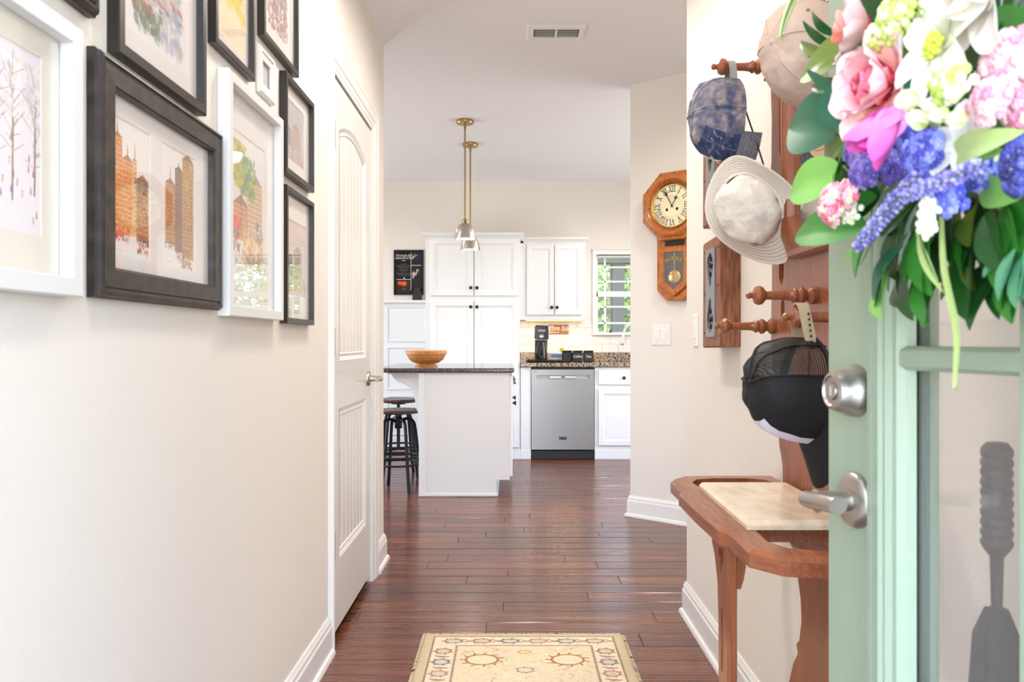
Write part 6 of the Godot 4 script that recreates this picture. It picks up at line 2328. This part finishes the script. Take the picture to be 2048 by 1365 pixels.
# ------------------------------------------------------------------ rug
func rug() -> void:
	var x0 := -0.328
	var x1 := 0.415
	var d0 := 1.80
	var d1 := 3.015
	var t := thing("rug", "cream and khaki patterned wool rug on the dark wood floor", "rug", P(0.045, 0.0, 2.4))
	var w := 512
	var h := 838
	var khaki := rgb(204, 186, 152)
	var cream := rgb(234, 212, 184)
	var im := canvas(w, h, khaki)
	var rr := RandomNumberGenerator.new()
	rr.seed = 17
	im.fill_rect(Rect2i(26, 26, w - 52, h - 52), rgb(150, 128, 108))
	im.fill_rect(Rect2i(31, 31, w - 62, h - 62), cream)
	im.fill_rect(Rect2i(86, 86, w - 172, h - 172), rgb(160, 140, 120))
	im.fill_rect(Rect2i(92, 92, w - 184, h - 184), rgb(226, 208, 176))
	# a blossom: an outlined oval with pointed petals
	var motif := func(cx: float, cy: float, rx: float, ry: float, col: Color, fill: Color, n: int, wd: float):
		dab(im, cx, cy, rx, ry, 0, fill, 0.9)
		var m := int(rx * 2.2)
		for k in m:
			var a := TAU * k / m
			dab(im, cx + cos(a) * rx, cy + sin(a) * ry, wd, wd * 0.9, 0, col, 0.8)
		for k in n:
			var a := TAU * (k + 0.3) / n
			line(im, cx + cos(a) * rx, cy + sin(a) * ry, cx + cos(a + 0.16) * rx * 1.36, cy + sin(a + 0.16) * ry * 1.36, wd * 0.8, col, 0.8)
	var tones := [rgb(128, 118, 118), rgb(158, 118, 88), rgb(112, 110, 116), rgb(170, 132, 104)]
	for k in 6:
		for y in [58.0, h - 58.0]:
			motif.call(78.0 + k * 71.2, y, 21.0, 13.0, tones[k % 4], rgb(206, 190, 172), 7, 3.2)
			line(im, 104 + k * 71.2, y - 9, 122 + k * 71.2, y + 4, 2.4, tones[(k + 1) % 4], 0.7)
			line(im, 106 + k * 71.2, y + 9, 124 + k * 71.2, y - 2, 2.2, tones[(k + 2) % 4], 0.6)
	for k in 10:
		for x in [58.0, w - 58.0]:
			motif.call(x, 124.0 + k * 66.0, 18.0, 15.0, tones[(k + 1) % 4], rgb(206, 192, 178), 7, 3.2)
			line(im, x - 16, 154 + k * 66.0, x + 14, 160 + k * 66.0, 3.0, tones[(k + 2) % 4], 0.75)
			line(im, x - 10, 164 + k * 66.0, x + 17, 158 + k * 66.0, 2.4, tones[(k + 3) % 4], 0.6)
	var brown := rgb(164, 112, 66)
	for k in 260:
		var x := rr.randf_range(100, w - 100)
		var y := rr.randf_range(100, h - 100)
		var a := rr.randf() * 6.3
		dab(im, x, y, 13, 5, a, [rgb(206, 182, 140), rgb(234, 216, 184), rgb(208, 196, 176), rgb(214, 192, 140), rgb(236, 220, 192)][k % 5], 0.5)
	for k in 44:
		var x := rr.randf_range(104, w - 104)
		var y := rr.randf_range(104, h - 104)
		var a := rr.randf() * 6.3
		for j in 8:
			dab(im, x + cos(a + j * 0.25) * j * 3.0, y + sin(a + j * 0.25) * j * 3.0, 2.4, 2.0, 0, [rgb(160, 126, 84), rgb(140, 132, 120), rgb(176, 156, 96)][k % 3], 0.6)
	for j in 3:
		for sx in [-1.0, 1.0]:
			motif.call(w / 2.0 + sx * 102, 176.0 + j * 240, 38.0, 30.0, brown, rgb(230, 214, 182), 11, 3.4)
		motif.call(w / 2.0, 130.0 + j * 240, 14.0, 10.0, rgb(206, 160, 100), rgb(226, 206, 160), 7, 2.6)
		motif.call(w / 2.0, 236.0 + j * 240, 18.0, 14.0, rgb(140, 138, 128), rgb(220, 206, 176), 6, 2.6)
	for k in 9000:
		dab(im, rr.randf() * w, rr.randf() * h, 2.2, 1.6, 0, khaki.lightened(rr.randf() * 0.4) if k % 2 else khaki.darkened(rr.randf() * 0.35), 0.28)
	var m := mat(Color.WHITE, 0.95)
	m.albedo_texture = ImageTexture.create_from_image(im)
	bump(m, noise_tex(0.22, [], 50, 512), 0.35)
	var nz := FastNoiseLite.new()
	nz.frequency = 0.9
	nz.seed = 6
	var s := nst()
	sheet(s, func(u, q):
		var e: float = max(abs(u - 0.5), abs(q - 0.5)) * 2.0
		var x := lerpf(x0, x1, u) + nz.get_noise_2d(q * 60.0, 3.0 if u < 0.5 else 50.0) * 0.006 * (1.0 if u < 0.02 or u > 0.98 else 0.0)
		var d := lerpf(d1, d0, q) + nz.get_noise_2d(u * 50.0, 9.0) * 0.004 * (1.0 if q < 0.02 else 0.0)
		return P(x, 0.0005 if e > 0.999 else 0.0105 + nz.get_noise_2d(u * 90.0, q * 140.0) * 0.0012, d), 60, 90)
	obj("pile", s, m, t)
	# short tufts along the edges
	s = nst()
	for k in 900:
		var edge := k % 3
		var p: Vector3
		var o: Vector3
		if edge == 0:
			p = P(lerpf(x0, x1, rr.randf()), 0.006, d1 - 0.002)
			o = Vector3(rr.randf_range(-0.4, 0.4), -0.2, -1)
		elif edge == 1:
			p = P(x0 + 0.002, 0.006, lerpf(d0, d1, rr.randf()))
			o = Vector3(-1, -0.2, rr.randf_range(-0.4, 0.4))
		else:
			p = P(x1 - 0.002, 0.006, lerpf(d0, d1, rr.randf()))
			o = Vector3(1, -0.2, rr.randf_range(-0.4, 0.4))
		tube(s, [p, p + o * 0.006, p + o * 0.011 + Vector3(0, -0.003, 0)], [0.0026, 0.0024, 0.0012], 4)
	obj("edge_tufts", s, mat(khaki, 0.95), t, "stuff")

const LEAVES := [
	[0.1905, 1.2996, 0.0900, 0.0852, 1.2925, 0.1000, 0.0549, 2], [0.2344, 1.2332, 0.0900, 0.0981, 1.2389, 0.1000, 0.0484, 1], [0.1722, 1.3575, 0.0700, 0.0630, 1.3833, 0.0900, 0.0766, 3],
	[0.2257, 1.3683, 0.0800, 0.1690, 1.3763, 0.1100, 0.0484, 3], [0.1554, 1.4526, 0.0600, 0.0751, 1.4426, 0.0800, 0.0632, 4], [0.0613, 1.5711, 0.0700, 0.0385, 1.4999, 0.0900, 0.0418, 2],
	[0.1032, 1.4757, 0.0500, 0.0613, 1.5222, 0.0700, 0.0150, 0], [0.1078, 1.4876, 0.0500, 0.0656, 1.5338, 0.0600, 0.0141, 0], [0.1114, 1.4611, 0.0600, 0.0345, 1.5056, 0.0600, 0.0152, 4],
	[0.1786, 1.4021, 0.0800, 0.1025, 1.4226, 0.0800, 0.0183, 0], [0.2056, 1.3821, 0.0900, 0.1462, 1.4287, 0.1100, 0.0144, 3], [0.1171, 1.4042, 0.0600, 0.0694, 1.4223, 0.0600, 0.0227, 0],
	[0.2854, 1.2368, 0.1000, 0.2631, 1.1751, 0.1200, 0.0683, 1], [0.3472, 1.2272, 0.1000, 0.3710, 1.1506, 0.1100, 0.0715, 1], [0.2948, 1.2306, 0.0900, 0.3018, 1.1703, 0.1000, 0.0693, 0],
	[0.2895, 1.1812, 0.1000, 0.3105, 1.1335, 0.1200, 0.0634, 2], [0.3806, 1.2046, 0.0800, 0.3885, 1.1287, 0.0900, 0.0718, 0], [0.3650, 1.2059, 0.1200, 0.4129, 1.1506, 0.1300, 0.0104, 5],
	[0.2067, 1.2109, 0.0800, 0.1935, 1.1999, 0.0900, 0.0187, 2], [0.4231, 1.2343, 0.0900, 0.4780, 1.2450, 0.1000, 0.0471, 1], [0.4287, 1.2188, 0.0900, 0.4819, 1.1871, 0.1000, 0.0534, 1],
	[0.4241, 1.2151, 0.1000, 0.4531, 1.1667, 0.1100, 0.0365, 0], [0.4463, 1.2117, 0.1000, 0.4738, 1.1648, 0.1100, 0.0441, 1], [0.4687, 1.1808, 0.1100, 0.4631, 1.1414, 0.1200, 0.0251, 6],
	[0.4787, 1.1797, 0.1100, 0.4944, 1.1339, 0.1300, 0.0316, 6], [0.4885, 1.1711, 0.1100, 0.4961, 1.1368, 0.1200, 0.0313, 6], [0.4409, 1.1760, 0.1000, 0.4343, 1.1618, 0.1100, 0.0148, 6],
	[0.4202, 1.3461, 0.0900, 0.4923, 1.3514, 0.1100, 0.0577, 1], [0.4136, 1.3743, 0.0800, 0.4794, 1.3861, 0.1000, 0.0508, 0], [0.3406, 1.4494, 0.0800, 0.4002, 1.3913, 0.1000, 0.0378, 0],
	[0.2799, 1.4766, 0.0800, 0.3182, 1.4202, 0.0900, 0.0416, 0], [0.4081, 1.2597, 0.1200, 0.5226, 1.2576, 0.1500, 0.0250, 5], [0.3882, 1.2555, 0.1100, 0.4825, 1.2545, 0.1300, 0.0194, 2],
	[0.4183, 1.2413, 0.1000, 0.4855, 1.2183, 0.1200, 0.0279, 2], [0.0998, 1.3287, 0.0600, 0.1889, 1.3369, 0.0800, 0.0381, 4], [0.1760, 1.2720, 0.0600, 0.1290, 1.3221, 0.0700, 0.0461, 0],
	[0.2146, 1.2707, 0.0600, 0.1617, 1.2626, 0.0700, 0.0475, 0], [0.2894, 1.2519, 0.0700, 0.2458, 1.2223, 0.0800, 0.0577, 0], [0.3410, 1.2429, 0.0700, 0.3544, 1.1850, 0.0800, 0.0587, 0],
	[0.3803, 1.2360, 0.0700, 0.4049, 1.1885, 0.0800, 0.0552, 0], [0.2238, 1.3180, 0.0600, 0.1617, 1.3324, 0.0700, 0.0551, 0], [0.2501, 1.3382, 0.0600, 0.1923, 1.3589, 0.0700, 0.0610, 0],
	[0.3123, 1.2967, 0.0700, 0.3189, 1.2562, 0.0800, 0.0612, 0], [0.3612, 1.2852, 0.0700, 0.3990, 1.2412, 0.0800, 0.0562, 0], [0.3803, 1.3119, 0.0700, 0.4385, 1.2993, 0.0800, 0.0539, 0],
	[0.2175, 1.4186, 0.0500, 0.1554, 1.4162, 0.0600, 0.0635, 0], [0.2175, 1.4625, 0.0500, 0.1448, 1.5027, 0.0600, 0.0639, 0], [0.2983, 1.4198, 0.0600, 0.3410, 1.4405, 0.0700, 0.0610, 0],
	[0.3613, 1.3589, 0.0600, 0.3985, 1.3807, 0.0700, 0.0563, 0], [0.2749, 1.3674, 0.0600, 0.2894, 1.3273, 0.0700, 0.0639, 0], [0.3276, 1.3414, 0.0600, 0.3803, 1.2896, 0.0700, 0.0583, 0]]
const STRAP := [0.4141, 1.2160, 0.1300, 0.4685, 1.0726, 0.1600, 0.0159]
const CLUSTERS := [
	[0.3544, 1.4054, 0.1300, 0.0274, 0.0228, 60, 0.0069, "bud"],
	[0.3284, 1.3997, 0.1300, 0.0161, 0.0132, 22, 0.0076, "bud"],
	[0.5062, 1.2948, 0.1900, 0.0193, 0.0143, 48, 0.0057, "bud"],
	[0.3954, 1.4051, 0.1200, 0.0216, 0.0173, 30, 0.0065, "bud"],
	[0.4985, 1.3149, 0.1400, 0.0242, 0.0220, 80, 0.0051, "pink"],
	[0.4938, 1.2865, 0.1500, 0.0192, 0.0162, 60, 0.0052, "pink"],
	[0.5020, 1.2846, 0.1300, 0.0183, 0.0219, 50, 0.0051, "pink"],
	[0.2630, 1.3081, 0.1100, 0.0237, 0.0175, 44, 0.0077, "violet"],
	[0.2897, 1.2805, 0.1200, 0.0279, 0.0149, 50, 0.0075, "violet"],
	[0.3018, 1.2835, 0.1000, 0.0246, 0.0177, 40, 0.0069, "violet"],
	[0.4037, 1.2702, 0.1400, 0.0255, 0.0170, 64, 0.0064, "blue"],
	[0.4361, 1.2278, 0.1400, 0.0178, 0.0154, 40, 0.0065, "blue"],
	[0.3962, 1.2499, 0.1300, 0.0216, 0.0147, 44, 0.0065, "blue"],
	[0.4309, 1.2488, 0.1100, 0.0206, 0.0140, 40, 0.0058, "blue"],
	[0.5071, 1.2374, 0.1400, 0.0116, 0.0217, 50, 0.0054, "navy"],
	[0.2288, 1.2559, 0.1200, 0.0214, 0.0214, 50, 0.0064, "rose"],
	[0.2576, 1.2625, 0.1200, 0.0186, 0.0145, 30, 0.0057, "rose"],
	[0.4254, 1.2114, 0.1500, 0.0107, 0.0181, 44, 0.0045, "white"],
	[0.2447, 1.2461, 0.1100, 0.0179, 0.0116, 24, 0.0053, "white"],
	[0.4354, 1.2543, 0.1000, 0.0123, 0.0115, 18, 0.0057, "white"],
	[0.3251, 1.3070, 0.1000, 0.0191, 0.0143, 26, 0.0067, "blue"]]
const SPIKES := [[0.4972, 1.2397, 0.1600, 0.4207, 1.2282, 0.1700, 0.0088], [0.4231, 1.2469, 0.1600, 0.2997, 1.2004, 0.1400, 0.0091], [0.3620, 1.2411, 0.1400, 0.3006, 1.2063, 0.1300, 0.0081]]
const PEONY_A := [0.3257, 1.3499, 0.1200, 0.0561]
const PEONY_B := [0.2295, 1.4474, 0.0800, 0.0495]
const LILY := [0.4537, 1.3420, 0.1600, 0.0503]
const TULIP := [0.3884, 1.3143, 0.1500, 0.0521]
const MAGNOLIA := [0.4893, 1.3711, 0.1500, 0.0483]
const ANEMONE := [0.4364, 1.2715, 0.1300, 0.0341]
const BUDS := [[0.4509, 1.2819, 0.1700, 0.0197], [0.4875, 1.2805, 0.1800, 0.0155], [0.4935, 1.2740, 0.1700, 0.0154], [0.5295, 1.2828, 0.2000, 0.0137], [0.4530, 1.3021, 0.1800, 0.0196], [0.4639, 1.2942, 0.1700, 0.0139]]
